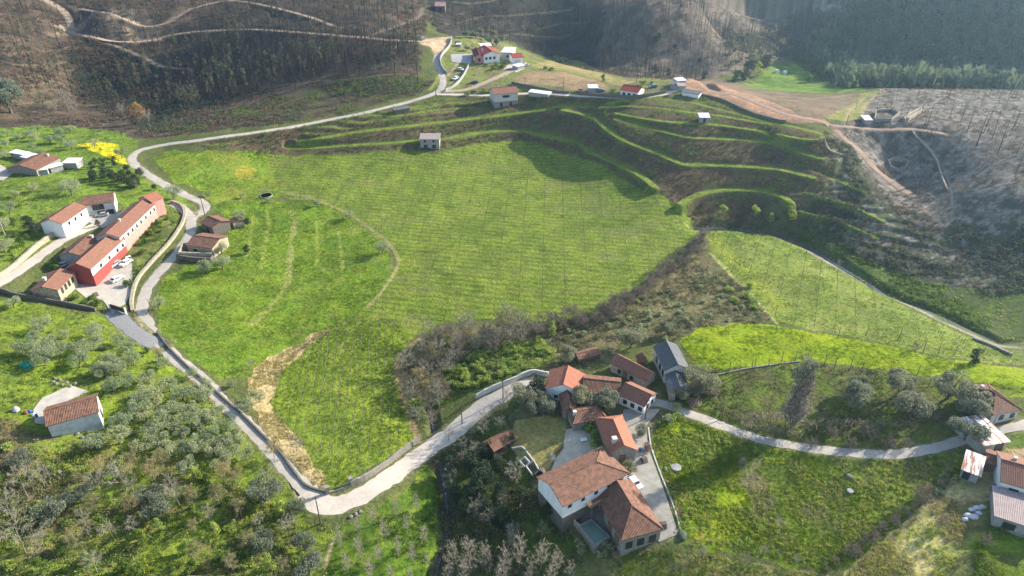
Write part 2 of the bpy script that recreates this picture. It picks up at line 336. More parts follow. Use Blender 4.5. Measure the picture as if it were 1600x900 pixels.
# region colours: albedo. (name, polygon in image points, colour a, colour b, noise size m, edge wobble m)
GR = [
 ('hill', [(-60,-60),(655,-60),(668,30),(664,70),(650,118),(560,160),(500,182),(430,196),(300,210),(205,215),(120,200),(-60,196)], (.10,.072,.052), (.05,.042,.03), 10, 3),
 ('hill2', [(110,75),(300,80),(360,120),(330,190),(230,205),(200,190),(120,140)], (.045,.043,.032), (.03,.034,.026), 8, 4),
 ('clearing', [(110,10),(200,10),(250,40),(262,60),(200,68),(120,56)], (.10,.085,.07), (.06,.052,.045), 4, 2),
 ('felled', [(300,45),(640,45),(660,90),(640,112),(500,122),(330,110)], (.095,.07,.052), (.06,.048,.036), 7, 3),
 ('bankmix', [(240,205),(300,206),(430,194),(560,172),(650,148),(680,128),(640,116),(500,132),(380,165),(260,190)], (.075,.075,.035), (.06,.045,.03), 6, 3),
 ('valleyslope', [(664,-60),(1120,-60),(1060,90),(1040,125),(960,118),(860,92),(800,60),(700,62),(668,30)], (.052,.048,.038), (.035,.034,.028), 10, 4),
 ('burnt_far', [(960,-60),(1330,-60),(1330,20),(1250,60),(1180,110),(1100,125),(1000,122),(930,100),(940,40)], (.17,.135,.105), (.085,.072,.056), 7, 4),
 ('wood_floor', [(1330,-60),(1700,-60),(1700,140),(1350,138),(1280,118),(1250,80),(1320,30)], (.045,.05,.03), (.03,.034,.022), 9, 3),
 ('far_bright', [(1262,0),(1330,0),(1350,18),(1290,30)], (.22,.2,.15), (.12,.12,.06), 6, 4),
 ('valley_green', [(1140,132),(1185,124),(1205,106),(1240,100),(1262,112),(1330,130),(1352,142),(1300,145),(1210,142)], (.11,.19,.03), (.075,.14,.03), 8, 2),
 ('valley_soil', [(1000,124),(1090,120),(1150,128),(1200,142),(1330,147),(1380,140),(1330,170),(1290,188),(1240,186),(1160,162),(1090,140)], (.17,.125,.085), (.12,.09,.06), 12, 2),
 ('valley_yellow', [(1290,186),(1318,170),(1345,146),(1380,139),(1400,142),(1362,160),(1338,190)], (.19,.19,.06), (.14,.15,.05), 5, 1),
 ('burnt_hill', [(1345,190),(1360,160),(1395,136),(1480,130),(1700,136),(1700,440),(1560,450),(1500,446),(1440,430),(1350,400),(1280,360),(1270,300),(1290,250),(1290,215),(1310,195)], (.14,.125,.11), (.07,.062,.052), 3.5, 3),
 ('burnt_low', [(1290,215),(1330,230),(1420,330),(1500,350),(1620,330),(1700,440),(1560,460),(1440,440),(1340,400),(1262,350),(1270,280)], (.065,.08,.045), (.055,.055,.042), 6, 5),
 ('dirtspur', [(1046,140),(1080,120),(1120,132),(1180,150),(1250,180),(1290,186),(1300,196),(1240,192),(1180,178),(1130,160),(1085,145)], (.33,.19,.12), (.22,.14,.095), 5, .8),
 ('village', [(664,62),(700,58),(770,60),(820,78),(870,88),(920,102),(980,122),(1080,124),(1060,140),(980,152),(880,148),(800,150),(690,148),(690,110)], (.13,.16,.04), (.13,.11,.06), 5, 2),
 ('tanfield', [(800,122),(830,112),(880,112),(935,126),(955,140),(905,142),(850,132),(812,130)], (.27,.19,.11), (.21,.15,.085), 9, .6),
 ('tanridge', [(830,104),(870,96),(930,112),(990,128),(970,136),(935,124),(880,110)], (.26,.2,.09), (.18,.17,.06), 6, 1),
 ('gardens', [(700,60),(760,62),(790,100),(740,140),(700,146),(705,100)], (.14,.19,.045), (.17,.13,.07), 3, 1),
 ('sandlot', [(660,60),(705,58),(706,70),(692,88),(680,86),(672,72),(655,68)], (.42,.30,.2), (.36,.27,.18), 4, .5),
 ('terraces', [(250,228),(300,220),(430,204),(560,180),(690,150),(800,152),(880,151),(980,155),(1085,146),(1240,196),(1300,210),(1310,240),(1300,300),(1290,380),(1200,350),(1090,350),(1062,330),(900,240),(800,215),(680,236),(400,240)], (.092,.1,.036), (.088,.068,.04), 5, 1.5),
 ('lowerbank', [(1100,345),(1250,350),(1340,400),(1440,440),(1560,455),(1700,470),(1700,560),(1600,540),(1500,500),(1400,465),(1300,410),(1250,375),(1180,355)], (.065,.105,.03), (.05,.075,.03), 7, 3),
 ('brightbank', [(1240,350),(1300,330),(1400,380),(1450,430),(1340,400)], (.05,.08,.03), (.05,.06,.03), 6, 3),
 ('left_meadow', [(-60,196),(60,197),(130,199),(190,206),(215,222),(210,250),(245,285),(290,310),(300,325),(240,345),(150,300),(60,340),(-60,345)], (.125,.2,.035), (.085,.14,.03), 6, 2),
 ('left_meadow2', [(-60,250),(60,270),(100,300),(66,345),(90,372),(0,432),(-60,450)], (.13,.19,.035), (.085,.13,.035), 5, 2),
 ('grove', [(-60,470),(60,476),(150,490),(200,520),(250,560),(330,625),(400,700),(470,780),(520,830),(500,960),(-60,960)], (.14,.205,.03), (.09,.13,.03), 5, 3),
 ('grove_rough', [(100,690),(240,700),(330,740),(460,800),(500,960),(-60,960),(-60,760),(40,740)], (.125,.185,.03), (.14,.13,.05), 4, 4),
 ('burn_edge', [(-60,650),(30,655),(60,690),(110,740),(130,800),(60,830),(-60,830)], (.19,.14,.085), (.11,.085,.055), 3, 4),
 ('leftfield', [(240,470),(255,440),(290,415),(345,405),(360,350),(330,320),(420,312),(520,320),(560,345),(605,380),(615,420),(590,460),(560,490),(510,512),(440,552),(385,590),(340,590),(290,550),(250,515)], (.118,.192,.026), (.088,.152,.025), 8, 1),
 ('upperfield', [(236,248),(260,238),(330,236),(420,238),(450,300),(420,312),(330,318),(318,300),(270,285)], (.12,.2,.03), (.16,.19,.03), 10, 1.5),
 ('vineyard', [(415,240),(560,241),(680,238),(760,222),(800,218),(850,224),(900,245),(960,270),(1020,300),(1066,330),(1095,348),(1080,385),(1030,425),(960,470),(930,492),(840,502),(760,500),(690,505),(640,530),(600,500),(560,490),(590,455),(622,410),(605,375),(560,343),(510,320),(440,308),(430,280)], (.145,.2,.034), (.105,.16,.03), 7, 1),
 ('lowvineyard', [(510,512),(560,490),(620,500),(640,530),(618,560),(622,600),(650,680),(655,692),(520,765),(506,745),(470,700),(425,640),(430,590),(460,550)], (.145,.21,.03), (.11,.165,.03), 4, .8),
 ('drystrip', [(385,590),(420,560),(470,535),(510,512),(518,518),(470,548),(440,580),(425,630),(470,700),(508,748),(512,768),(470,745),(420,690),(395,640)], (.42,.32,.165), (.33,.25,.125), 2.5, 1.2),
 ('eastvineyard', [(1108,358),(1150,356),(1200,366),(1250,385),(1320,428),(1400,472),(1500,520),(1590,560),(1700,600),(1700,610),(1600,575),(1480,560),(1380,535),(1300,520),(1215,505),(1170,455),(1110,395)], (.155,.205,.045), (.11,.16,.04), 6, 1),
 ('brightfield', [(1062,530),(1090,510),(1150,505),(1250,515),(1380,538),(1480,562),(1600,578),(1700,600),(1700,660),(1600,612),(1540,600),(1480,592),(1400,580),(1330,572),(1255,562),(1180,574),(1120,584),(1085,575)], (.185,.26,.006), (.15,.215,.008), 7, .8),
 ('scrubmid', [(1085,385),(1110,398),(1170,458),(1212,505),(1150,508),(1090,512),(1040,540),(980,530),(960,560),(860,590),(780,590),(700,600),(650,610),(625,560),(690,508),(840,505),(935,494),(1035,428)], (.14,.12,.065), (.085,.09,.04), 3.5, 1.5),
 ('scrubgreen', [(700,575),(760,545),(850,530),(870,560),(800,590),(740,610),(680,640),(660,600)], (.12,.19,.035), (.08,.12,.03), 3, 1.5),
 ('pergola', [(1085,580),(1180,574),(1255,564),(1330,574),(1480,594),(1540,602),(1560,640),(1500,684),(1440,700),(1330,704),(1200,686),(1110,654),(1070,636)], (.095,.135,.03), (.085,.085,.035), 4, 1),
 ('farmfield', [(1030,660),(1060,650),(1120,668),(1180,690),(1260,708),(1340,716),(1440,712),(1500,706),(1520,740),(1440,790),(1330,880),(1290,895),(1200,870),(1100,855),(1060,850),(1040,760),(1020,700)], (.115,.175,.025), (.09,.12,.03), 5, 1.5),
 ('mustard', [(1030,660),(1060,652),(1110,668),(1150,700),(1160,760),(1200,850),(1120,858),(1062,830),(1050,770),(1035,715)], (.185,.25,.012), (.13,.2,.015), 3, 1.5),
 ('scar', [(1140,700),(1165,715),(1200,780),(1230,850),(1215,860),(1180,830),(1165,770),(1145,740)], (.16,.15,.075), (.11,.125,.045), 2.5, 1.2),
 ('kitchengarden', [(1035,745),(1062,750),(1075,840),(1050,850),(1030,800)], (.12,.09,.06), (.11,.14,.04), 2, .5),
 ('southstrip', [(860,880),(960,862),(1100,864),(1290,900),(1290,960),(840,960)], (.13,.17,.04), (.15,.14,.06), 4, 2),
 ('southeast', [(1330,890),(1420,810),(1520,738),(1545,745),(1530,800),(1500,860),(1480,960),(1290,960)], (.48,.41,.18), (.27,.27,.085), 3.5, 1.5),
 ('rightgarden', [(1520,850),(1560,815),(1600,830),(1700,840),(1700,960),(1530,960)], (.125,.21,.02), (.1,.16,.02), 4, .8),
 ('rightyard', [(1545,690),(1600,672),(1700,660),(1700,790),(1560,780),(1520,800),(1530,745)], (.34,.25,.15), (.25,.2,.11), 3, 1),
 ('rightgreen', [(1575,676),(1700,668),(1700,700),(1590,700)], (.1,.17,.03), (.08,.13,.03), 3, 1),
 ('poplarfield', [(515,835),(560,805),(620,770),(665,730),(684,760),(690,820),(660,960),(490,960)], (.095,.165,.022), (.065,.12,.022), 4, 1.5),
 ('gully', [(665,690),(720,665),(790,640),(840,600),(855,610),(790,690),(840,740),(880,800),(900,860),(860,960),(660,960),(692,830)], (.07,.105,.025), (.07,.07,.035), 5, 2),
 ('farm', [(790,650),(860,600),(1030,610),(1040,640),(1010,680),(1060,840),(1000,870),(900,850),(850,790)], (.14,.14,.06), (.12,.1,.06), 4, 1),
 ('lawn', [(804,658),(850,649),(884,657),(886,684),(866,712),(843,730),(816,720),(795,698)], (.30,.255,.09), (.25,.22,.075), 5, .2),
 ('garden_strip', [(200,462),(215,430),(255,385),(285,330),(262,322),(240,350),(200,385),(212,415)], (.13,.16,.045), (.09,.1,.035), 3, .8),
 ('complexyard', [(100,440),(150,445),(160,480),(100,470)], (.12,.17,.04), (.1,.13,.04), 3, .8),
]
HARD = [  # paved yards: image polygon, colours
 ('courtyard', [(118,452),(150,447),(188,408),(206,412),(208,450),(196,476),(176,490),(160,468),(140,470)], (.42,.38,.32), (.33,.3,.26)),
 ('patio', [(884,672),(902,668),(930,672),(944,700),(905,720),(880,744),(856,748),(868,718),(880,700)], (.56,.47,.36), (.42,.35,.27)),
 ('farmyard', [(975,640),(1032,640),(1010,665),(1012,700),(1042,780),(1060,835),(1030,848),(1000,800),(985,745),(990,700),(968,660)], (.38,.34,.29), (.27,.25,.21)),
 ('farmcourt', [(880,790),(930,775),(975,840),(950,855),(905,820)], (.17,.15,.13), (.12,.11,.1)),
 ('barn_yard', [(52,640),(66,622),(110,602),(140,612),(75,640),(70,664),(55,662)], (.40,.37,.32), (.3,.28,.25)),
 ('house_yard', [(124,338),(150,330),(180,335),(215,320),(214,330),(160,358),(150,352)], (.36,.34,.31), (.28,.27,.25)),
 ('terrace_yard', [(-20,252),(2,258),(22,270),(6,282),(-20,282)], (.42,.37,.31), (.34,.3,.26)),
 ('village_yard', [(704,86),(738,84),(736,100),(706,97)], (.33,.32,.32), (.28,.27,.27)),
 ('village_drive', [(786,110),(800,96),(815,98),(820,108),(806,114),(800,106)], (.42,.38,.33), (.34,.3,.26)),
 ('lower_yard', [(78,425),(105,418),(125,440),(150,447),(118,452),(90,440)], (.38,.37,.36), (.3,.29,.28)),
]
STRIPES = [  # dry grass ribs and worn paths: line, half width, colour
 ([(416,330),(420,350),(414,385),(408,420)], .7, (.22,.25,.06)), ([(456,330),(460,350),(455,385),(452,420),(446,450),(420,480),(395,505)], .9, (.25,.24,.08)),
 ([(493,340),(496,370),(496,410)], .6, (.22,.26,.05)), ([(528,355),(532,385),(536,420)], .6, (.23,.26,.06)), ([(395,335),(392,370),(386,400)], .6, (.2,.24,.05)),
 ([(510,318),(545,334),(580,358),(606,378),(621,402),(620,420),(600,450),(575,480)], .5, (.26,.22,.1)), ([(508,321),(543,338),(577,362),(601,384),(613,404),(606,425)], .4, (.15,.13,.06)),
 ([(440,300),(480,308),(510,318)], .8, (.24,.2,.1)), ([(620,420),(608,440),(590,465)], .4, (.3,.28,.1)),
 ([(655,530),(635,545),(622,562),(620,590),(632,630),(648,672),(655,690)], .7, (.28,.2,.11)),
 ([(1110,395),(1170,458),(1213,505)], .6, (.36,.36,.13)), ([(1115,375),(1140,400),(1180,440),(1220,480)], 2.5, (.21,.24,.03)),
 ([(1180,715),(1176,740),(1190,780),(1215,820),(1235,860)], .35, (.2,.17,.1)), ([(1190,712),(1186,735),(1202,778),(1226,818),(1250,862)], .35, (.2,.17,.1)),
 ([(0,592),(20,600),(50,622)], .6, (.26,.22,.1)), ([(1300,440),(1400,488),(1500,532),(1580,568)], 0.1, (.3,.28,.2)),
 ([(1250,384),(1320,424),(1400,468),(1480,506),(1580,548)], .9, (.30,.27,.22)),
 ([(1345,182),(1352,165),(1370,148),(1385,140)], .8, (.28,.21,.13)), ([(1322,186),(1330,170),(1350,152)], .7, (.27,.2,.13)),
 ([(1210,150),(1270,153),(1330,148)], .8, (.26,.21,.15)), ([(1425,205),(1460,240),(1478,270),(1486,300),(1487,345)], .35, (.22,.19,.16)),
 ([(1285,220),(1300,236),(1320,244),(1350,250)], .5, (.24,.2,.14)), ([(1425,318),(1450,332),(1472,352)], .7, (.26,.2,.15)),
 ([(1358,262),(1372,266),(1400,270)], 1.2, (.16,.1,.07)),
 ([(862,712),(880,726),(905,720)], .5, (.4,.36,.3)), ([(1100,690),(1140,760),(1160,830)], 0.1, (.2,.2,.05)),
 ([(112,50),(135,34),(150,20)], 2.2, (.33,.23,.15)), ([(199,42),(208,60)], 2.0, (.33,.24,.16)), ([(170,25),(200,30),(225,40)], 1.2, (.34,.26,.18)), ([(85,55),(110,52),(120,45)], 3, (.28,.2,.14)),
 ([(1290,10),(1330,14),(1360,8)], 1.5, (.3,.27,.22)), ([(520,842),(512,870),(505,900)], .35, (.3,.24,.15)), ([(1440,700),(1420,715),(1400,735)], .35, (.25,.28,.1)),
 ([(690,110),(680,130),(672,140)], .8, (.24,.25,.06)), ([(400,58),(440,62),(500,75)], .8, (.08,.07,.05)),
 ([(1330,890),(1400,835),(1460,780),(1500,745)], .5, (.3,.26,.14)), ([(700,118),(712,104),(716,92)], .5, (.36,.3,.22)),
]
base = np.zeros((len(gxf), 3)); 
n_big = fbm(gxf, gyf, 30, 4, 50); n_mid = fbm(gxf, gyf, 6, 4, 60); n_fine = fbm(gxf, gyf, 1.6, 3, 70)
base[:] = np.array([.085, .1, .035]) * (.7 + .6 * n_mid[:, None])
wx = (fbm(gxf, gyf, 5, 3, 80) - .5); wy = (fbm(gxf, gyf, 5, 3, 90) - .5)
REGION = {}
for k, (nm, L, ca, cb, sc_, wob) in enumerate(GR):
    Q = polyw(L); REGION[nm] = Q
    m = in_poly(gxf + wx * wob * 3, gyf + wy * wob * 3, Q)
    if not m.any(): continue
    t = sstep(.33, .67, fbm(gxf[m], gyf[m], sc_, 4, 100 + k) * .75 + n_fine[m] * .25)[:, None]
    c = np.array(ca) * t + np.array(cb) * (1 - t)
    base[m] = c * (.82 + .36 * n_fine[m][:, None])
def region_mask(nm): return in_poly(gxf, gyf, REGION[nm])  # ground points inside a named colour region
# sown rows and mown swathes run across the vineyards
m = region_mask('vineyard'); row = np.abs(((gyf[m] + .12 * gxf[m] + 1.2 * wx[m]) / 2.6) % 1 - .5) * 2
base[m] *= (1 - .30 * sstep(.5, .95, row) + .10 * sstep(.8, 1, 1 - row))[:, None]
tw = sstep(.5, .8, fbm(gxf[m], gyf[m] * 3.2, 16, 4, 131))[:, None]; base[m] = base[m] * (1 - .55 * tw) + np.array([.15, .15, .05]) * .55 * tw
for nm in ('leftfield', 'eastvineyard', 'brightfield', 'farmfield', 'upperfield', 'lowvineyard'):
    m = region_mask(nm); tw = sstep(.48, .85, fbm(gxf[m] * 1.3 + gyf[m] * .5, gyf[m] * 2.4, 12, 4, 141))[:, None]
    base[m] = base[m] * (1 - .5 * tw) + base[m] * np.array([1.35, .98, 1.1]) * .5 * tw
m = region_mask('lowvineyard'); xx = gxf[m] - (-28) + (gyf[m] - 130) * .12; row = np.abs((xx / 2.3) % 1 - .5) * 2
base[m] = base[m] * (1 - .3 * sstep(.6, .95, row)[:, None]) + np.array([.14, .11, .06]) * .4 * sstep(.7, 1, row)[:, None] * sstep(.3, .6, n_mid[m])[:, None]
m = region_mask('mustard'); t = sstep(.52, .7, fbm(gxf[m], gyf[m], 1.8, 3, 151))[:, None]; base[m] = base[m] * (1 - t) + np.array([.27, .25, .012]) * t
m = region_mask('burnt_hill'); t = sstep(.5, .72, fbm(gxf[m], gyf[m] * 1.3, 2.2, 4, 161))[:, None]; base[m] = base[m] * (1 - .6 * t) + np.array([.27, .245, .22]) * .6 * t
m = region_mask('farmfield') & ~region_mask('mustard'); t = sstep(.5, .75, fbm(gxf[m], gyf[m], 4, 4, 171))[:, None]; base[m] = base[m] * (1 - .5 * t) + np.array([.15, .13, .05]) * .5 * t
m = region_mask('terraces'); t = sstep(.45, .7, fbm(gxf[m], gyf[m], 3, 4, 181))[:, None]; base[m] = base[m] * (1 - .5 * t) + np.array([.13, .085, .055]) * .5 * t
# slope-driven cover: grass on flat ledges, bracken on the banks
Zg = gz.reshape(GXm.shape)
dzy = np.gradient(Zg, axis=0) / np.maximum(np.gradient(GYm, axis=0), .05)
dzx = np.gradient(Zg, axis=1) / np.maximum(np.gradient(GXm, axis=1), .02)
slope = np.hypot(dzx, dzy).ravel()
m = region_mask('terraces'); t = .5 * (1 - sstep(.05, .2, slope[m] + (n_mid[m] - .5) * .12))[:, None]
base[m] = base[m] * (1 - t) + (np.array([.12, .185, .03]) * (.8 + .4 * n_fine[m][:, None])) * t
for i, (q, zz, w) in enumerate(TREADL):
    c = np.array([.125, .18, .035]) if i < N_MAIN else np.array([.17, .14, .085])
    D, V = line_dist(gxf, gyf, q, w * 2); t = (1 - sstep(w * .55, w * 1.05, D + (n_mid - .5) * w * .9 + (n_fine - .5) * w * .5))[:, None]
    if i >= N_MAIN: t = t * .75
    base = base * (1 - t) + c * (.78 + .44 * n_fine[:, None]) * t
for L, w, c in STRIPES:
    q = smooth_line(pixline(L), 5); D, V = line_dist(gxf, gyf, q, w * 4 + 1)
    t = (1 - sstep(w * .3, w * 1.9, D + (n_mid - .5) * w * 1.4))[:, None] * sstep(.15, .5, n_mid + .1)[:, None] * (.72 if w > .1 else .5)
    base = base * (1 - t) + np.array(c) * (.8 + .4 * n_fine[:, None]) * t
# yellow flowers in the meadow by the road
FLOW = polyw([(118,226),(135,224),(155,221),(184,225),(186,238),(196,246),(205,256),(190,256),(172,248),(155,240),(135,232)])
m = in_poly(gxf + wx * 2, gyf + wy * 2, FLOW); t = (.25 + .75 * sstep(.3, .5, fbm(gxf[m], gyf[m] * 1.5, 1.6, 3, 191)))[:, None]; base[m] = base[m] * (1 - t) + np.array([.52, .44, .01]) * t
m = in_poly(gxf + wx, gyf + wy, polyw([(362,262),(385,256),(402,266),(392,282),(370,280)])); base[m] = np.array([.24, .23, .03]) * (.7 + .6 * n_fine[m][:, None])
# road verges: worn grass beside the carriageway
for kname, (q, zz, w, kind) in ROADL.items():
    D, V = line_dist(gxf, gyf, q, w + 3)
    t = (1 - sstep(w * .9, w + .9, D + (n_mid - .5) * .9))[:, None]
    c = np.array({'sand': (.3, .22, .15), 'reddirt': (.26, .17, .12), 'palebrown': (.15, .115, .08), 'dirt': (.3, .24, .17)}.get(kind, (.19, .17, .1)))
    base = base * (1 - t * .85) + c * (.8 + .4 * n_fine[:, None]) * t * .85
for q, w, dp in STREAML:
    D, V = line_dist(gxf, gyf, q, w * 2); t = (1 - sstep(w * .5, w * 1.4, D))[:, None]; base = base * (1 - t) + np.array([.10, .085, .065]) * t
gmask = sstep(1.15, 1.6, base[:, 1] / (base[:, 0] + .001))
w1 = sstep(.52, .72, fbm(gxf, gyf, 2.8, 4, 210)) * gmask; w2 = sstep(.5, .7, fbm(gxf, gyf, 4.5, 4, 220)) * gmask; w3 = sstep(.6, .75, fbm(gxf, gyf, 1.3, 3, 230)) * gmask
base = base * (1 - .28 * w1[:, None]) + np.array([.19, .18, .07]) * .28 * w1[:, None]; base *= (1 - .20 * w2 - .20 * w3)[:, None]
gr = sstep(1.05, 1.5, base[:, 1] / (base[:, 0] + .001)); base[:, 0] *= 1 + .10 * gr; base[:, 1] *= 1 + .04 * gr; base[:, 2] *= 1 - .25 * gr
base = np.clip(base * 1.12, .01, .8)
# wildness attribute in alpha is not needed: the shader adds grain everywhere
mg, n, l, b = mat('ground_cover')
at_ = n.new('ShaderNodeAttribute'); at_.attribute_name = 'Col'
tc = n.new('ShaderNodeTexCoord')
s1 = noise(n, l, 1.1, 6, .7, tc.outputs['Object']); s2 = noise(n, l, .16, 5, .6, tc.outputs['Object'])
r1 = ramp(n, l, s1, [(.28, (.5, .52, .5)), (.5, g3(.98)), (.74, (1.5, 1.42, 1.35))]); r2 = ramp(n, l, s2, [(.3, (.8, .86, .8)), (.7, (1.2, 1.13, 1.1))])
c = mul(n, l, mul(n, l, at_.outputs['Color'], r1), r2); l.new(c, b.inputs['Base Color'])
b.inputs['Specular IOR Level'].default_value = .08; b.inputs['Roughness'].default_value = 1
bp = n.new('ShaderNodeBump'); bp.inputs['Strength'].default_value = 1.0; bp.inputs['Distance'].default_value = .45; l.new(s1, bp.inputs['Height']); l.new(bp.outputs[0], b.inputs['Normal'])
nr, nc = GXm.shape
idx = np.arange(nr * nc).reshape(nr, nc)
F = np.stack([idx[:-1, :-1], idx[:-1, 1:], idx[1:, 1:], idx[1:, :-1]], -1).reshape(-1, 4)
zsink = gz.copy()
for kname, (q, zz, w, kind) in ROADL.items():
    D, V = line_dist(gxf, gyf, q, w + 1); zsink -= .14 * (1 - sstep(w - .5, w - .05, D))
HARDQ = [(nm, polyw(L), ca, cb) for nm, L, ca, cb in HARD]
ground = link('ground', mesh_np('ground', np.stack([gxf, gyf, zsink], 1), F, [mg], smooth=True, col=base), kind='structure')
ground['label'] = 'green valley floor and hillsides'

# ---------------- road surfaces ----------------
def roadmat(name, c1, c2):
    m, n, l, b = mat(name); tc = n.new('ShaderNodeTexCoord'); co = tc.outputs['Object']
    a = ramp(n, l, noise(n, l, .22, 5, .7, co), [(.3, c2), (.7, c1)]); d = ramp(n, l, noise(n, l, 1.6, 6, .75, co), [(.32, g3(.72)), (.45, g3(1)), (.7, g3(1.12))])
    vo = n.new('ShaderNodeTexVoronoi'); vo.feature = 'DISTANCE_TO_EDGE'; vo.inputs['Scale'].default_value = .3; l.new(co, vo.inputs['Vector']); cr = ramp(n, l, vo.outputs[0], [(0, g3(.93)), (.03, g3(1))])
    c = mul(n, l, mul(n, l, a, d), cr); l.new(c, b.inputs['Base Color']); b.inputs['Roughness'].default_value = .9; return m
RM = {'asphalt': roadmat('old_asphalt', (.46,.41,.345), (.31,.28,.235)), 'concrete': roadmat('pale_concrete', (.54,.47,.39), (.40,.35,.29)),
      'darkasphalt': simple('blue_grey_paving', (.26,.255,.25), (.2,.195,.195), 1.5), 'dirt': simple('tan_dirt', (.40,.31,.22), (.3,.24,.17), .8), 'reddirt': simple('reddish_dirt', (.30,.2,.145), (.21,.145,.105), .7),
      'sand': simple('sandy_track', (.38,.28,.2), (.27,.2,.145), .5), 'palebrown': simple('brown_track', (.2,.155,.115), (.14,.11,.08), .5)}
def ribbon(name, q, z, w, m, lift=.03, wob=.22, kind='structure', thick=0):
    d = np.gradient(q, axis=0); d /= np.linalg.norm(d, axis=1)[:, None] + 1e-9; nrm = np.stack([-d[:, 1], d[:, 0]], 1)
    nx = 7; V = []; F = []
    for i in range(len(q)):
        for j in range(nx):
            s = (j / (nx - 1) * 2 - 1)
            ww = w * (1 + wob * (vnoise(np.array([i * 1.7]), np.array([s * 3 + w]), 2.2, 33)[0] - .5) * 2 * (abs(s) > .99))
            p = q[i] + nrm[i] * s * ww; V.append((p[0], p[1], z[i] + lift + .04 * (1 - s * s)))
    for i in range(len(q) - 1):
        for j in range(nx - 1):
            a = i * nx + j; F.append((a + nx, a + nx + 1, a + 1, a))
    return link(name, mesh_np(name, V, F, [m], smooth=True), kind=kind)
for j, (kname, (q, zz, w, kind)) in enumerate(ROADL.items()):
    # resample to short pieces
    seg = np.hypot(*np.diff(q, axis=0).T); s = np.concatenate([[0], np.cumsum(seg)]); ns = int(s[-1] / 1.2) + 2; t = np.linspace(0, s[-1], ns)
    qq = np.stack([np.interp(t, s, q[:, 0]), np.interp(t, s, q[:, 1])], 1); z2 = np.interp(t, s, zz)
    ribbon(kname, qq, z2, w, RM[kind], lift=.02 + .006 * j)
def sheet(name, Q, m, lift=.07, step=.8):
    """a paved yard draped on the ground"""
    x0, y0 = Q.min(0); x1, y1 = Q.max(0); xs = np.arange(x0, x1 + step, step); ys = np.arange(y0, y1 + step, step)
    mx, my = np.meshgrid(xs, ys); ins = in_poly(mx.ravel(), my.ravel(), Q).reshape(mx.shape)
    ok = ins[:-1, :-1] | ins[1:, :-1] | ins[:-1, 1:] | ins[1:, 1:]
    ii = np.arange(mx.size).reshape(mx.shape)
    F = np.stack([ii[:-1, :-1], ii[:-1, 1:], ii[1:, 1:], ii[1:, :-1]], -1)[ok]
    V = np.stack([mx.ravel(), my.ravel(), np.zeros(mx.size)], 1)
    # pull outside vertices to the outline
    out = ~ins.ravel()
    if out.any():
        o = np.nonzero(out)[0]; px, py = V[o, 0], V[o, 1]; best = np.full(len(o), 1e9); bx = px.copy(); by = py.copy()
        for i in range(len(Q)):
            ax, ay = Q[i]; cx, cy = Q[(i + 1) % len(Q)]; ex, ey = cx - ax, cy - ay
            t = np.clip(((px - ax) * ex + (py - ay) * ey) / (ex * ex + ey * ey + 1e-9), 0, 1); d = np.hypot(px - ax - t * ex, py - ay - t * ey)
            k = d < best; best[k] = d[k]; bx[k] = (ax + t * ex)[k]; by[k] = (ay + t * ey)[k]
        V[o, 0] = bx; V[o, 1] = by
    V[:, 2] = zt(V[:, 0], V[:, 1]) + lift
    used = np.unique(F); mp = np.zeros(len(V), int); mp[used] = np.arange(len(used))
    return link(name, mesh_np(name, V[used], mp[F], [m]), kind='structure')
for nm, Q, ca, cb in HARDQ:
    sheet('yard_' + nm if not nm.endswith('yard') else nm, Q, simple('paving_' + nm, ca, cb, .6, detail=8), lift=.11)
# water in the two streams
wm, n, l, b = mat('stream_water'); b.inputs['Base Color'].default_value = (.05, .07, .07, 1); b.inputs['Roughness'].default_value = .12; b.inputs['Specular IOR Level'].default_value = .5
for q, w, dp in STREAML:
    ribbon('stream_water', q, zbase(q[:, 0], q[:, 1]) - dp + .12, w * .22, wm, wob=.3)

# ================= vegetation prototypes =================
def tube(path, rad, sides=5):
    path = np.asarray(path, float); V = []; F = []
    for i, p in enumerate(path):
        a = path[min(i + 1, len(path) - 1)] - path[max(i - 1, 0)]; a = a / (np.linalg.norm(a) + 1e-9)
        u = np.cross(a, [0.3, 1, .1]); u /= np.linalg.norm(u) + 1e-9; v = np.cross(a, u)
        for k in range(sides):
            t = 2 * math.pi * k / sides; V.append(p + rad[i] * (math.cos(t) * u + math.sin(t) * v))
    for i in range(len(path) - 1):
        for k in range(sides):
            a = i * sides + k; b_ = i * sides + (k + 1) % sides; F.append((a, b_, b_ + sides, a + sides))
    return np.array(V), np.array(F)
def joinVF(parts):
    V = []; F = []; o = 0
    for v, f in parts:
        if len(v) == 0: continue
        V.append(v); F.append(np.asarray(f) + o); o += len(v)
    return np.concatenate(V), np.concatenate(F)
def leaves(P_, size, r_, up=0.0, asp=.6):
    """one small quad per point, random orientation"""
    n = len(P_); a = r_.normal(size=(n, 3)); a[:, 2] += up; a /= np.linalg.norm(a, axis=1)[:, None]
    h = r_.normal(size=(n, 3)); u = np.cross(a, h); u /= np.linalg.norm(u, axis=1)[:, None] + 1e-9; v = np.cross(a, u)
    s = (size * r_.uniform(.6, 1.3, n))[:, None]; u = u * s; v = v * s * asp
    V = np.stack([P_ - u - v * .4, P_ + v, P_ + u - v * .4, P_ - v], 1).reshape(-1, 3)
    return V, np.arange(4 * n).reshape(n, 4)
def clumps(centers, radii, n, r_, flat=.85, shell=.55):
    w = np.asarray(radii) ** 2; k = r_.choice(len(radii), n, p=w / w.sum())
    d = r_.normal(size=(n, 3)); d /= np.linalg.norm(d, axis=1)[:, None]; r = shell + (1 - shell) * r_.uniform(0, 1, n) ** .6
    p = d * (np.asarray(radii)[k] * r)[:, None]; p[:, 2] *= flat
    return np.asarray(centers)[k] + p
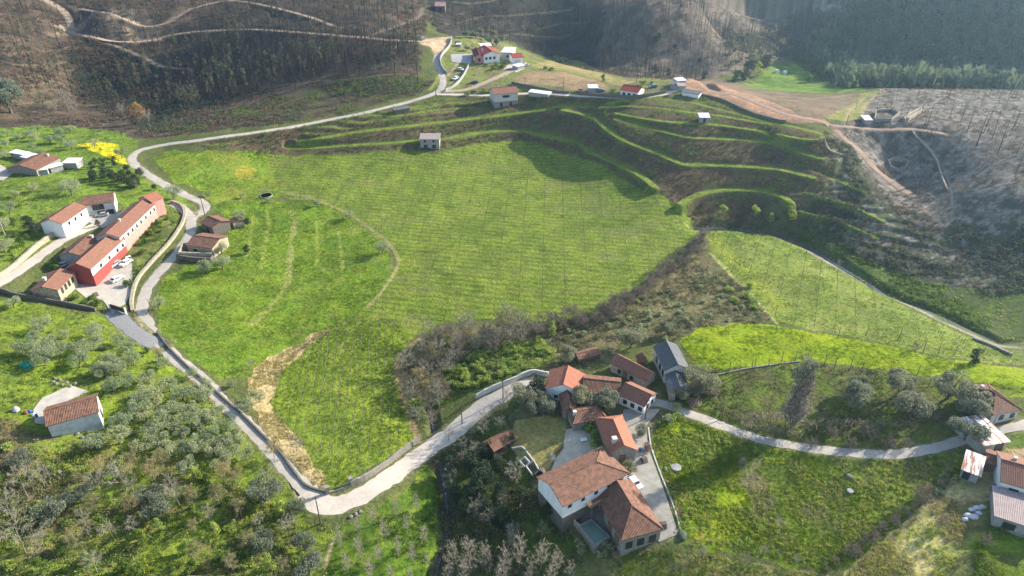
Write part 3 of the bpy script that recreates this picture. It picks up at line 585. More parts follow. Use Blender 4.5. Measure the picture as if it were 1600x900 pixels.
def twig_quads(A_, B_, w, r_):
    n = len(A_); d = B_ - A_; h = r_.normal(size=(n, 3)); u = np.cross(d, h); u /= np.linalg.norm(u, axis=1)[:, None] + 1e-9; u *= w
    V = np.stack([A_ - u, A_ + u, B_ + u * .3, B_ - u * .3], 1).reshape(-1, 3)
    return V, np.arange(4 * n).reshape(n, 4)
def olive(seed, h=4.6, rad=2.45, n=2100, ls=.14, ncl=15, low=.28):
    r_ = np.random.default_rng(seed); zc = h * .62; cen = []; rr = []
    for i in range(ncl):
        a = r_.uniform(0, 2 * math.pi); q = r_.uniform(.25, .85) ** .7 * rad
        cen.append((math.cos(a) * q, math.sin(a) * q * .95, zc + r_.uniform(-.30, .34) * h * .8 * (1.1 - q / rad * .6))); rr.append(r_.uniform(.30, .5) * rad)
    parts = [tube([(0, 0, -.3), (r_.uniform(-.1, .1), r_.uniform(-.1, .1), h * low * .6), (r_.uniform(-.2, .2), r_.uniform(-.2, .2), h * low)], [.055 * h, .042 * h, .035 * h], 6)]
    for c in cen[:7]:
        m = np.array([c[0] * .4, c[1] * .4, h * low + (c[2] - h * low) * .55]); parts.append(tube([(0, 0, h * low * .8), m, c], [.022 * h, .016 * h, .006 * h], 4))
    return joinVF(parts), leaves(clumps(cen, rr, n, r_), ls, r_)
def bare(seed, h=8, spread=.42, n1=9, n2=7, n3=9, up=.75, trunk=.35, w=.016, tr=.018):
    r_ = np.random.default_rng(seed); parts = []; tw = []
    top = np.array([r_.uniform(-.05, .05) * h, r_.uniform(-.05, .05) * h, h * .8])
    parts.append(tube([(0, 0, -.3), (top * [.5, .5, 0]) + [0, 0, h * .4], top], [tr * h, tr * h * .65, tr * h * .2], 6))
    A2 = []; B2 = []
    for i in range(n1):
        t = trunk + (1 - trunk) * i / n1; p0 = np.array([top[0] * t, top[1] * t, h * .8 * t]); a = i * 2.4 + r_.uniform(-.4, .4)
        L = h * spread * (1.15 - t * .6) * r_.uniform(.7, 1.15); d = np.array([math.cos(a), math.sin(a), up + r_.uniform(-.2, .3)]); d /= np.linalg.norm(d)
        p2 = p0 + d * L + [0, 0, .1 * L]; parts.append(tube([p0, p0 + d * L * .5, p2], [tr * h * .42 * (1.2 - t), tr * h * .25, tr * h * .08], 4))
        for j in range(n2):
            s = r_.uniform(.25, 1); q0 = p0 + (p2 - p0) * s; dd = d + r_.normal(size=3) * .6 + [0, 0, .3]; dd /= np.linalg.norm(dd); q1 = q0 + dd * L * r_.uniform(.25, .5)
            A2.append(q0); B2.append(q1)
            for k in range(n3):
                s2 = r_.uniform(.2, 1); e0 = q0 + (q1 - q0) * s2; de = dd + r_.normal(size=3) * .7; de /= np.linalg.norm(de); tw.append((e0, e0 + de * L * r_.uniform(.12, .28)))
    t2 = twig_quads(np.array(A2), np.array(B2), w * 1.5, r_); T = np.array(tw); t3 = twig_quads(T[:, 0], T[:, 1], w, r_)
    return joinVF(parts), joinVF([t2, t3]), np.array([b for b in T[:, 1]])
def euc(seed, h=16, leafy=1.0, n=260, ls=.34):
    r_ = np.random.default_rng(seed); bend = r_.uniform(-.04, .04, 2) * h
    tr = tube([(0, 0, -.5), (bend[0] * .3, bend[1] * .3, h * .5), (bend[0], bend[1], h)], [.011 * h, .008 * h, .002 * h], 5); cen = []; rr = []; parts = [tr]
    for i in range(9):
        t = r_.uniform(.42, 1); a = r_.uniform(0, 6.28); q = r_.uniform(.02, .11) * h * (1.2 - t * .6)
        c = (bend[0] * t + math.cos(a) * q, bend[1] * t + math.sin(a) * q, h * t); cen.append(c); rr.append(r_.uniform(.03, .065) * h * leafy)
        parts.append(tube([(bend[0] * t, bend[1] * t, h * t - q * .8), c], [.0035 * h, .0015 * h], 3))
    return joinVF(parts), leaves(clumps(cen, rr, n, r_, 1.3, .2), ls, r_)
def roundtree(seed, h=10, rad=3.2, n=900, ls=.42, ncl=16, trunk=.25):
    r_ = np.random.default_rng(seed); cen = []; rr = []
    for i in range(ncl):
        t = r_.uniform(0, 1); a = r_.uniform(0, 6.28); prof = math.sin(math.pi * min(1, .18 + .75 * t)) ** .8; q = rad * prof * r_.uniform(.2, .8)
        cen.append((math.cos(a) * q, math.sin(a) * q, h * (trunk + (1 - trunk) * t * .93))); rr.append(rad * r_.uniform(.3, .5) * (.6 + .4 * prof))
    parts = [tube([(0, 0, -.5), (0.1, 0, h * .5), (0, 0, h * .85)], [.022 * h, .016 * h, .004 * h], 5)]
    for c in cen[:6]: parts.append(tube([(0, 0, c[2] * .6), c], [.008 * h, .003 * h], 3))
    return joinVF(parts), leaves(clumps(cen, rr, n, r_), ls, r_)
def bush(seed, h=1.6, rad=1.5, n=420, ls=.16, ncl=8):
    r_ = np.random.default_rng(seed); cen = []; rr = []
    for i in range(ncl):
        a = r_.uniform(0, 6.28); q = rad * r_.uniform(0, .65); cen.append((math.cos(a) * q, math.sin(a) * q, h * r_.uniform(.25, .7))); rr.append(rad * r_.uniform(.28, .5))
    P_ = clumps(cen, rr, n, r_, .8, .4); P_[:, 2] = np.maximum(P_[:, 2], -.1)
    st = [tube([(0, 0, -.2), (c[0] * .5, c[1] * .5, c[2] * .8)], [.03, .012], 3) for c in cen[:5]]
    return joinVF(st), leaves(P_, ls, r_)

def leafmat(name, c1, c2, tl=.42, c3=None, sc=1.3):
    m, n, l, b = mat(name); tc = n.new('ShaderNodeTexCoord'); oi = n.new('ShaderNodeObjectInfo')
    s = noise(n, l, sc, 3, .7, tc.outputs['Object']); c = ramp(n, l, s, [(.32, c2), (.66, c1)] + ([(.8, c3)] if c3 else []))
    rv = ramp(n, l, oi.outputs['Random'], [(0, (.78, .84, .8)), (.5, g3(1)), (1, (1.22, 1.12, 1.02))]); c = mul(n, l, c, rv)
    d = n.new('ShaderNodeBsdfDiffuse'); t = n.new('ShaderNodeBsdfTranslucent'); mx = n.new('ShaderNodeMixShader'); mx.inputs[0].default_value = tl
    l.new(c, d.inputs[0]); l.new(c, t.inputs[0]); l.new(d.outputs[0], mx.inputs[1]); l.new(t.outputs[0], mx.inputs[2]); l.new(mx.outputs[0], n['Material Output'].inputs[0]); return m
LM = dict(
 olive=leafmat('olive_leaves', (.42,.46,.27), (.23,.27,.15)), darkolive=leafmat('dark_olive_leaves', (.29,.31,.22), (.14,.16,.105)), green=leafmat('green_leaves', (.2,.28,.06), (.09,.14,.035)),
 dark=leafmat('dark_evergreen_leaves', (0.080,0.109,0.058), (0.036,0.058,0.036), .2), lime=leafmat('lime_leaves', (0.392,0.478,0.116), (0.217,0.290,0.072), .45), tan=leafmat('budding_leaves', (0.377,0.319,0.174), (0.232,0.217,0.102), .4),
 rust=leafmat('rust_leaves', (0.435,0.275,0.102), (0.261,0.174,0.087), .4), euc=leafmat('gum_leaves', (.2,.2,.125), (.10,.105,.07)), scorched=leafmat('scorched_leaves', (.19,.155,.105), (.11,.09,.065)),
 wood=leafmat('wood_leaves', (.17,.215,.125), (.085,.11,.07), .25), yellowgreen=leafmat('yellow_green_leaves', (0.478,0.522,0.072), (0.290,0.348,0.058), .4),
 bramble=leafmat('bramble_leaves', (.30,.26,.14), (.13,.14,.07), .3, (0.275,0.203,0.131), .5), heath=leafmat('heath_twigs', (0.189,0.131,0.094), (0.102,0.080,0.065), .2, (0.174,0.174,0.072), .4), pinkish=leafmat('pinkish_twigs', (0.377,0.275,0.246), (0.217,0.174,0.145), .3))
BARK = simple('bark', (.17,.145,.12), (.09,.075,.06), 6); PALEBARK = simple('pale_bark', (.30,.265,.215), (.17,.15,.12), 5); CHAR = simple('charred_bark', (.055,.05,.048), (.03,.028,.027), 4)
TWIG = simple('grey_twigs', (.33,.30,.22), (.22,.2,.145), .8); BROWNTWIG = simple('brown_twigs', (.32,.25,.19), (.2,.155,.12), .8); PALETWIG = simple('pale_twigs', (.40,.34,.26), (.27,.23,.17), .8)

def proto(name, t, c, tm, cm):
    a = mesh_np(name + '_trunk', t[0], t[1], [tm], smooth=True); b = mesh_np(name + '_crown', c[0], c[1], [cm])
    V, F = joinVF([t, c]); mi = np.concatenate([np.zeros(len(t[1]), int), np.ones(len(c[1]), int)]); w = mesh_np(name + '_whole', V, F, [tm, cm], mi)
    return a, b, w
PROTO = {}
for i in range(5):
    PROTO.setdefault('olive', []).append(proto('olive', *olive(10 + i), BARK, LM['olive']))
    PROTO.setdefault('darkolive', []).append(proto('dark_olive', *olive(30 + i, 5.6, 3.1, 3600, .17, 18, .2), BARK, LM['darkolive']))
    t, c, tips = bare(50 + i, n1=12, n2=9, n3=13, w=.017, tr=.014); PROTO.setdefault('bare', []).append(proto('bare', t, c, PALEBARK, TWIG))
    t, c, tips = bare(60 + i, spread=.36, n1=13, n2=9, n3=13, tr=.014); lv = leaves(tips + np.random.default_rng(i).normal(size=tips.shape) * .15, .11, np.random.default_rng(i)); PROTO.setdefault('budding', []).append(proto('budding', t, joinVF([c, lv]), PALEBARK, LM['tan']))
    t, c, tips = bare(70 + i, 9, .24, 17, 8, 9, 1.6, .15, .014, .0085); PROTO.setdefault('poplar', []).append(proto('poplar', t, c, PALEBARK, PALETWIG))
    t, c, tips = bare(80 + i, 4, .5, 16, 11, 11, .7, .03, .017, .012); PROTO.setdefault('thicket', []).append(proto('thicket', t, c, BARK, BROWNTWIG))
    PROTO.setdefault('euc', []).append(proto('gum', *euc(100 + i), CHAR, LM['euc'])); PROTO.setdefault('scorched', []).append(proto('scorched', *euc(110 + i, 14, .8, 160, .3), CHAR, LM['scorched']))
    t, c, tips = bare(90 + i, 17, .16, 70, 12, 13, 1.4, .03, .055, .009); PROTO.setdefault('column', []).append(proto('column', t, c, BARK, simple('column_twigs', (.42,.35,.28), (.28,.23,.18), 1)))
    t, c, tips = bare(120 + i, 13, .10, 7, 3, 3, .8, .35, .02, .0105); PROTO.setdefault('burnt', []).append(proto('burnt', t, c, CHAR, CHAR))
    PROTO.setdefault('wood', []).append(proto('woodland', *roundtree(130 + i), BARK, LM['wood'])); PROTO.setdefault('round', []).append(proto('round', *roundtree(140 + i, 6, 2.4, 900, .26, 14, .12), BARK, LM['green']))
    PROTO.setdefault('lime', []).append(proto('lime', *roundtree(150 + i, 7, 2.3, 800, .26, 14, .1), PALEBARK, LM['lime'])); PROTO.setdefault('dark', []).append(proto('dark', *roundtree(160 + i, 8, 3.2, 1500, .26, 18, .08), BARK, LM['dark']))
    PROTO.setdefault('rust', []).append(proto('rust', *roundtree(170 + i, 9, 3.0, 700, .3, 14, .15), PALEBARK, LM['rust'])); PROTO.setdefault('yellow', []).append(proto('yellow', *roundtree(180 + i, 9, 2.8, 800, .3, 14, .08), BARK, LM['yellowgreen']))
    PROTO.setdefault('bush', []).append(proto('bush', *bush(190 + i), BARK, LM['green'])); PROTO.setdefault('greybush', []).append(proto('greybush', *bush(200 + i, 1.9, 1.6, 420), BARK, LM['olive']))
    PROTO.setdefault('limebush', []).append(proto('limebush', *bush(210 + i, 1.5, 1.4, 420, .14), BARK, LM['lime'])); PROTO.setdefault('pinkbush', []).append(proto('pinkbush', *bush(220 + i, 1.5, 1.6, 420, .13), BARK, LM['pinkish']))
HGT = dict(column=17, olive=4.6, darkolive=5.6, bare=8, budding=8, poplar=9, thicket=4, euc=16, scorched=14, burnt=13, wood=10, round=6, lime=7, dark=8, rust=9, yellow=9, bush=1.6, greybush=1.9, limebush=1.5, pinkbush=1.5)
ORD = ['nearest', 'second nearest', 'third nearest', 'fourth nearest', 'fifth nearest', 'sixth nearest', 'seventh nearest', 'eighth nearest', 'ninth nearest', 'tenth nearest'] + ['%dth nearest' % k for k in range(11, 90)]
for k in (21, 31, 41, 51, 61, 71, 81): ORD[k - 1] = '%dst nearest' % k
for k in (22, 32, 42, 52, 62, 72, 82): ORD[k - 1] = '%dnd nearest' % k
for k in (23, 33, 43, 53, 63, 73, 83): ORD[k - 1] = '%drd nearest' % k
TREES = []
def plant(kind, xyz, h, name, label, cat, group=None, whole=False):
    pr = PROTO[kind][rng.integers(5)]; s = h / HGT[kind] * rng.uniform(.95, 1.05); rz = rng.uniform(0, 6.28); sc_ = (s * rng.uniform(.92, 1.1), s * rng.uniform(.92, 1.1), s)
    if whole:
        o = link(name, pr[2], None, xyz, rz, label, cat, group); o.scale = sc_; return o
    o = link(name, None, None, xyz, rz, label, cat, group); o.scale = sc_
    link('trunk', pr[0], o); link('crown', pr[1], o)
    TREES.append(o); return o
def scatter_pts(Q, n, seed, dens=None):
    r_ = np.random.default_rng(seed); x0, y0 = Q.min(0); x1, y1 = Q.max(0); out = np.zeros((0, 2))
    while len(out) < n:
        c = np.stack([r_.uniform(x0, x1, n * 3), r_.uniform(y0, y1, n * 3)], 1); m = in_poly(c[:, 0], c[:, 1], Q)
        if dens is not None: m &= r_.uniform(0, 1, len(c)) < dens(c[:, 0], c[:, 1])
        out = np.vstack([out, c[m]])
    return out[:n]
def clear_of_roads(p, margin=1.5):
    ok = np.ones(len(p), bool)
    for kname, (q, zz, w, kind) in ROADL.items():
        D, V = line_dist(p[:, 0], p[:, 1], q, w + margin); ok &= D > w + margin * .6
    return p[ok]
def grove(kind, L, h, name, look, cat, where, landmark, group, whole=False, crown=.62, hv=.15):
    """L: crown centres in the photograph; labels rank them by distance from a landmark"""
    a = np.array([p[:2] for p in L], float); hs = np.array([(p[2] if len(p) > 2 else h) for p in L]) * rng.uniform(1 - hv, 1 + hv, len(L))
    x, y = [], []
    for p, hh in zip(a, hs):
        xx, yy = pix(p[0], p[1], lambda u, v: zt(u, v) + hh * crown); x.append(xx[0]); y.append(yy[0])
    x = np.array(x); y = np.array(y); z = zt(x, y); lx, ly, lz = at1(*landmark[1]); order = np.argsort(np.hypot(x - lx, y - ly)); rank = np.empty(len(x), int); rank[order] = range(len(x))
    for i in range(len(x)):
        lab = f'{look}, {ORD[rank[i]]} to {landmark[0]}' if len(x) > 1 else f'{look} {where}'
        plant(kind, (x[i], y[i], z[i] - .1), hs[i], name, lab, cat, group if len(x) > 1 else None, whole)

BARN = ('the small stone barn', (115, 660)); FARM = ('the big farmhouse', (920, 750)); RUIN = ('the roofless ruin', (310, 400)); RED = ('the long red house', (170, 420)); CORNER = ('the road corner', (510, 785))
GREY = ('the grey roofed barn', (1045, 570)); HUT = ('the two storey field hut', (670, 230)); HIP = ('the hipped cottage', (1570, 640)); WHITE = ('the white ridge house', (770, 95)); RUSTS = ('the rusty sheds', (1540, 700)); PADDOCK = ('the white field shelter', (1400,188))
grove('olive', [(147,514),(37,541),(66,541),(90,543),(122,546),(66,556),(166,556),(142,533),(181,572),(205,558),(195,592),(230,587),(222,612),(244,607),(215,630),(225,645),(259,641),(293,641),(283,612),(313,612),(262,600),(270,660),(239,668),(283,675),(281,698),(293,724),(222,690),(181,678),(147,688),(327,675),(332,700),(367,690),(352,662),(381,706),(186,655),(300,580,3.5),(320,596,3),(255,565,3.6),(120,560),(175,600),(205,640),(310,655),(345,720),(305,690),(260,700),(18,470,3.5),(100,520,3.4),(75,528,3.2),(185,530,3.5),(160,575),(240,625),(340,640,3.5)], 4.3, 'olive_tree', 'grey green olive tree in the grove', 'olive tree', '', BARN, 'olive trees in the grove left of the road')
grove('bare', [(186,738,9.5),(30,750,8),(22,830,9),(150,752,7),(274,770,7.5),(171,826,6),(460,690,6),(415,742,7),(452,815,6),(8,790,7),(60,740,6)], 8, 'bare_tree', 'leafless pale barked tree in the lower left wood', 'tree', '', BARN, 'leafless trees in the lower left wood')
grove('budding', [(347,735,6.5),(385,842,7),(235,730,7),(110,840,6),(425,700,6.5),(300,820,5),(205,715,6),(440,880,5)], 7, 'budding_tree', 'tan budding tree in the lower left wood', 'tree', '', CORNER, 'budding trees in the lower left wood')
grove('darkolive', [(73,797,5),(240,792,5),(415,762,5.5),(406,846,5),(474,846,4.5),(480,882,4.5),(30,715,5),(230,770,4),(120,770,4.5),(345,690,3.5),(463,790,3)], 5, 'dark_olive_tree', 'dark bushy olive tree below the grove', 'olive tree', '', CORNER, 'dark olives below the grove')
grove('round', [(215,836,4.5),(155,815,4),(342,872,4),(250,558,2.6),(228,545,2.4),(190,880,4),(130,870,4),(300,885,4),(380,775,4),(60,880,4),(95,850,3.5)], 4, 'green_tree', 'rounded green leafy tree in the lower left wood', 'tree', '', CORNER, 'green trees in the lower left wood')
grove('budding', [(671,545,8),(654,585,7),(786,498,9),(664,600,5)], 8, 'budding_willow', 'budding willow beside the hollow', 'willow', '', CORNER, 'willows beside the hollow')
grove('lime', [(648,628,5),(655,640,4),(700,528,4)], 5, 'lime_green_tree', 'lime green tree beside the hollow', 'tree', '', CORNER, 'lime green trees by the hollow')
grove('bare', [(674,655,5),(713,533,6),(742,533,6.5),(765,530,6.5),(800,520,6.5),(820,500,7),(840,512,5),(786,630,5.5),(737,672,4.5),(793,615,5),(830,590,4),(770,640,4.5),(742,703,6),(720,690,6),(700,675,5),(806,735,7),(790,690,4)], 6, 'leafless_tree', 'leafless grey tree along the hollow and lane', 'tree', '', FARM, 'leafless trees along the hollow')
grove('dark', [(752,745,8.5),(735,722,6),(778,762,6),(765,790,5.5),(800,680,4.5),(725,790,4),(760,700,5)], 7, 'evergreen_tree', 'dark ivy clad evergreen tree in the gully', 'tree', '', FARM, 'dark trees in the gully')
grove('poplar', [(705,862,11),(735,858,12),(760,865,12),(790,870,12),(812,850,11),(845,858,11),(870,868,10),(725,885,9),(780,888,10),(830,885,10),(860,890,9),(890,888,8),(800,836,10),(698,890,8)], 11, 'bare_poplar', 'pale leafless young poplar below the farmhouse', 'poplar', '', ('the green water tank', (927, 840)), 'young poplars below the farmhouse')
grove('poplar', [(556,815),(580,800),(600,822),(618,790),(636,812),(650,780),(560,850),(590,860),(620,850),(645,858),(662,830),(540,872),(575,885),(610,890),(528,835),(640,895),(668,870)], 7, 'poplar_sapling', 'thin leafless poplar sapling in the roadside field', 'poplar', '', CORNER, 'saplings in the roadside field', whole=True)
grove('darkolive', [(888,551,5.5),(988,524,6),(1044,511,4.5),(913,620,5.5),(949,621,5.5),(820,612,5.5),(857,628,5.5),(836,634,4.5),(1099,589,6.5),(1065,612,4),(985,729,3.2),(1004,671,3.2),(1087,605,5)], 5, 'olive_tree', 'dense grey olive tree in the hamlet', 'olive tree', '', FARM, 'olive trees in the hamlet')
grove('darkolive', [(1339,615,7),(1410,597,7.2),(1428,630,6.5),(1490,600,7.5),(1525,627,6.5),(1515,668,5.5),(1345,598,5)], 7, 'old_olive_tree', 'large silver grey olive tree along the lane', 'olive tree', '', HIP, 'big olives above the valley lane')
grove('olive', [(48,226,4),(7,222,4.5),(76,216,4),(94,214,4.5),(146,222,3.5),(188,236,5),(107,290,6),(50,292,4),(11,322,4),(3,350,4),(4,382,4.5),(268,297,6),(325,301,2.4),(380,304,2.6),(22,300,3),(5,240,4),(60,236,3.5),(320,414,4.8),(345,408,4.8),(245,473,3.6)], 4, 'olive_tree', 'olive tree in the upper left meadows', 'olive tree', '', RUIN, 'olives in the upper left meadows')
grove('dark', [(142,271,5),(160,265,5.5),(175,272,5),(190,271,5.5),(205,283,4.5),(217,267,4.5),(43,346,5.5),(197,262,4),(386,345,4.4),(384,388,3),(151,347,2.6),(240,290,3.5)], 5, 'evergreen_tree', 'dark round evergreen tree in the upper left', 'tree', '', RUIN, 'dark evergreens in the upper left')
grove('bare', [(57,356,4.5),(210,285,4),(226,262,4),(130,255,4),(408,298,3.5),(424,300,3.5),(416,292,3.5),(392,566,3.5),(66,250,3)], 4, 'small_bare_tree', 'small leafless tree in the left fields', 'tree', '', RUIN, 'small bare trees of the left fields')
grove('olive', [(495,316,2.5),(545,333,3.2),(597,385,5),(403,618,3.4),(386,632,3),(362,598,2.4),(420,312,2)], 3, 'field_olive', 'lone small olive beside the curved field edge', 'olive tree', '', CORNER, 'lone olives at the field edges')
grove('bush', [(100,399,2.4),(82,412,2.6),(87,430,2.6),(235,362,2),(225,375,2.2),(220,392,2.4),(196,441,2),(142,463,2.2),(130,470,1.8),(115,462,2),(150,470,2),(205,352,1.6),(245,345,1.8),(232,345,1.6),(250,360,1.5),(108,440,1.4),(262,340,1.6),(90,462,1.3)], 2, 'garden_shrub', 'leafy garden shrub by the house yards', 'shrub', '', RED, 'garden shrubs around the red house')
grove('limebush', [(924,668,2.4),(932,690,2.6),(928,680,2),(1058,648,2.2),(940,700,1.8),(950,640,1.4)], 2.2, 'lime_shrub', 'lime green climbing shrub in the farm court', 'shrub', '', FARM, 'lime shrubs in the farm court')
grove('pinkbush', [(1012,697,2.2),(1088,627,2.6),(965,862,1.6),(1110,610,2.4)], 2, 'dry_shrub', 'pinkish dry shrub beside the farm lane', 'shrub', '', FARM, 'dry shrubs beside the farm lane')
grove('greybush', [(907,850,2.6),(943,856,3.4),(1057,633,2.4),(1048,652,2),(1500,655,2)], 2.4, 'clipped_shrub', 'grey rounded shrub by the farm buildings', 'shrub', '', FARM, 'grey shrubs by the farm')
grove('dark', [(1528,553,4.2)], 4, 'round_tree', 'dark round tree', 'tree', 'alone at the lower edge of the eastern vineyard', HIP, None)
grove('thicket', [(1432,538,3),(1441,766,4),(1370,838,2.6),(1450,780,3.5),(1400,815,2.2),(1475,812,3),(1340,862,2.2),(1543,842,3),(1330,690,3.2),(1300,672,3.5),(1360,672,3.5),(1390,690,3),(1420,690,2.8),(1270,690,3),(1460,650,3)], 3, 'brown_thicket', 'brown twiggy thicket near the lower right lane', 'shrub', '', HIP, 'twiggy thickets of the lower right')
grove('column', [(1254,600,22)], 22, 'tall_poplar', 'tall slim leafless poplar', 'poplar', 'standing alone above the valley lane', HIP, None, hv=0)
_pop = [o for o in TREES if o.name.startswith('tall_poplar')][0]
_r = np.random.default_rng(77); _c = [(_r.normal() * .5, _r.normal() * .5, z_) for z_ in (12.6, 13.4, 14.2, 15, 15.8)]
link('ivy', mesh_np('ivy', *leaves(clumps(_c, [1.1, 1.4, 1.5, 1.3, .9], 1300, _r), .14, _r), [LM['darkolive']]), _pop)
grove('lime', [(1131,324,5.5),(1181,326,6),(1205,338,4.5),(1240,334,5),(1235,325,4)], 5, 'lime_willow', 'lime green willow under the curved terrace', 'willow', '', GREY, 'willows under the curved terrace')
grove('bare', [(1375,400,7.5),(1300,385,5),(1422,420,6.5),(1345,392,5),(1470,410,5),(1312,410,4),(1480,462,4),(1550,455,5)], 6, 'shaded_tree', 'leafless tree in the shaded valley bottom', 'tree', '', GREY, 'leafless trees in the shaded valley')
grove('thicket', [(1095,372,6),(1083,383,5.5),(1072,393,5),(1060,402,4.5),(1046,410,4.5),(1030,425,4.5),(1015,440,4),(1000,452,4),(985,463,4),(968,474,4),(950,482,4),(935,490,3.5),(1100,362,5),(1090,390,5),(1075,405,4),(905,500,3.5),(880,506,3.5),(860,508,3.5),(845,512,3.5)], 4, 'hedge_thicket', 'brown leafless hedge thicket below the vineyard', 'shrub', '', GREY, 'hedge thickets below the vineyard')
grove('dark', [(1098,370,4.5),(1088,380,4)], 4.5, 'evergreen_shrub', 'dark evergreen shrub at the head of the hedge', 'shrub', '', GREY, 'evergreen shrubs of the hedge')
grove('euc', [(650,88,22)], 22, 'gum_tree', 'tall dark gum tree', 'tree', 'standing alone left of the hairpin road', HUT, None, hv=0)
grove('darkolive', [(743,52,5),(757,56,5),(765,62,5),(770,50,5),(728,52,5),(748,48,5),(715,66,3),(730,74,3),(776,64,5)], 5, 'ridge_tree', 'grey green tree behind the ridge village', 'tree', '', WHITE, 'trees behind the ridge village')
grove('bush', [(775,98,2.5),(785,102,2.5),(770,105,2.5),(790,98,2.5),(760,100,2),(862,106,2.5),(852,104,2),(740,142,2),(755,140,2.5),(730,145,2),(765,142,2),(885,152,1.5),(830,152,2),(958,140,3),(1005,128,2),(1018,128,2)], 2, 'ridge_shrub', 'green shrub in the ridge gardens', 'shrub', '', WHITE, 'shrubs in the ridge gardens')
grove('round', [(942,120,4),(1275,96,9),(1285,108,8),(1300,112,8),(1318,112,8),(1335,112,7),(1350,118,7),(1265,120,5)], 7, 'valley_tree', 'pale green tree beside the far meadow', 'tree', '', WHITE, 'trees beside the far meadow')
grove('yellow', [(1186,104,10),(1480,620,1.5)][:1], 10, 'yellow_tree', 'bright yellow green tree', 'tree', 'at the left end of the far meadow', WHITE, None)
grove('dark', [(1165,112,9),(1150,118,7),(1200,92,8),(1172,100,9)], 8, 'dark_meadow_tree', 'dark tree beside the bright yellow green tree', 'tree', '', WHITE, 'dark trees left of the far meadow')
grove('rust', [(212,172,11),(1455,76,9),(1470,72,9),(1435,88,9),(1490,100,9),(1445,96,9),(1482,112,8)], 9, 'rust_tree', 'rust coloured tree', 'tree', '', HIP, 'rust coloured trees at the forest edges')
grove('darkolive', [(8,150,12),(0,135,10)], 12, 'large_green_tree', 'large grey green tree at the left edge', 'tree', '', BARN, 'large trees at the left edge')
grove('bare', [(100,150,12),(115,165,9),(85,165,8),(230,180,8),(190,170,8),(1000,95,9),(985,105,8),(820,40,10),(1560,225,7)], 9, 'hillside_tree', 'leafless reddish tree below the far hills', 'tree', '', HUT, 'leafless trees at the foot of the hills')
grove('euc', [(283,160,10),(182,150,8),(195,160,7),(292,150,8),(430,120,10),(420,118,9),(395,128,9),(490,112,8),(560,130,6),(188,207,7),(586,112,9),(615,90,14)], 9, 'young_gum', 'slender young gum tree on the left hillside', 'tree', '', HUT, 'young gums on the left hillside')
def infill(kind, poly_, n, h, seed, name, label, cat, group, whole=False, hv=.25, gap=2.6):
    p = clear_of_roads(scatter_pts(polyw(poly_), n * 2, seed), .8); r_ = np.random.default_rng(seed); keep = []
    for a in p:
        if len(keep) >= n: break
        if all((a[0] - t.location.x) ** 2 + (a[1] - t.location.y) ** 2 > gap ** 2 for t in TREES): 
            z = float(zt(a[0], a[1])); keep.append(plant(kind, (a[0], a[1], z - .1), h * r_.uniform(1 - hv, 1 + hv), name, label, cat, group, whole))
GROVE = [(30,505),(150,515),(215,540),(330,628),(400,705),(380,720),(300,720),(200,710),(165,690),(170,640),(150,600),(60,580)]
ROUGH = [(0,690),(100,720),(200,715),(330,740),(470,790),(500,900),(0,900)]
infill('olive', GROVE, 12, 3.6, 701, 'olive_tree', 'small feathery olive tree crowded between the grove rows', 'olive tree', 'small olives between the grove rows')
infill('greybush', GROVE, 10, 1.6, 702, 'low_shrub', 'low grey green shrub under the grove olives', 'shrub', 'low shrubs in the grove')
infill('lime', ROUGH, 9, 4.0, 725, 'yellow_green_tree', 'yellow green young tree in the rough lower left wood', 'tree', 'yellow green young trees in the rough wood')
infill('budding', ROUGH, 16, 5.5, 703, 'budding_tree', 'young budding tree in the rough lower left wood', 'tree', 'young budding trees in the rough wood')
infill('bare', ROUGH, 16, 5.0, 704, 'bare_tree', 'slender grey bare tree in the rough lower left wood', 'tree', 'slender bare trees in the rough wood')
infill('round', ROUGH, 16, 3.2, 705, 'green_tree', 'small green leafy tree in the rough lower left wood', 'tree', 'small green trees in the rough wood')
infill('limebush', ROUGH, 50, 1.8, 706, 'lime_shrub', 'low lime green bush in the rough lower left wood', 'shrub', 'lime bushes in the rough wood')
DITCH = [(1495,735),(1470,770),(1430,800),(1390,835),(1340,865),(1296,895),(1286,888),(1330,855),(1380,822),(1420,790),(1462,755),(1485,728)]
infill('thicket', DITCH, 26, 1.7, 717, 'ditch_thicket', 'low brown thicket along the ditch of the lower right field', 'shrub', 'thickets along the ditch', gap=1.3)
infill('greybush', DITCH, 14, 1.1, 718, 'ditch_shrub', 'low grey green shrub along the ditch of the lower right field', 'shrub', 'shrubs along the ditch', gap=1.2)
infill('bare', [(1080,850),(1250,865),(1260,885),(1080,880)], 8, 3.0, 719, 'young_fruit_tree', 'young bare fruit tree at the bottom edge of the farm fields', 'fruit tree', 'bare fruit trees at the bottom edge', gap=4)
infill('bare', [(1145,700),(1200,720),(1225,830),(1190,850),(1160,780)], 6, 3.4, 720, 'pruned_vine', 'dark pruned vine tree on the worn strip of the farm field', 'vine', 'pruned vines of the worn strip', gap=4)
infill('olive', [(0,200),(110,205),(120,235),(80,232),(20,222)], 9, 3.4, 721, 'olive_tree', 'small olive tree in the meadow behind the white sheds', 'olive tree', 'small olives behind the white sheds', gap=4)
infill('green' if 'green' in PROTO else 'round', [(0,350),(60,345),(90,375),(40,400),(0,420)], 7, 2.6, 722, 'meadow_bush', 'green bush in the meadow above the stone retaining wall', 'shrub', 'bushes above the stone retaining wall', gap=3)
infill('olive', [(355,325),(395,340),(398,360),(365,395),(350,420),(318,425)], 4, 3.6, 724, 'olive_tree', 'grey olive tree on the grass right of the ruin', 'olive tree', 'olives right of the ruin', gap=3)
infill('dark', [(120,250),(225,255),(235,290),(215,295),(140,285)], 12, 3.6, 723, 'evergreen_tree', 'dark evergreen tree in the thicket above the porch house', 'tree', 'evergreens above the porch house', gap=2.5)
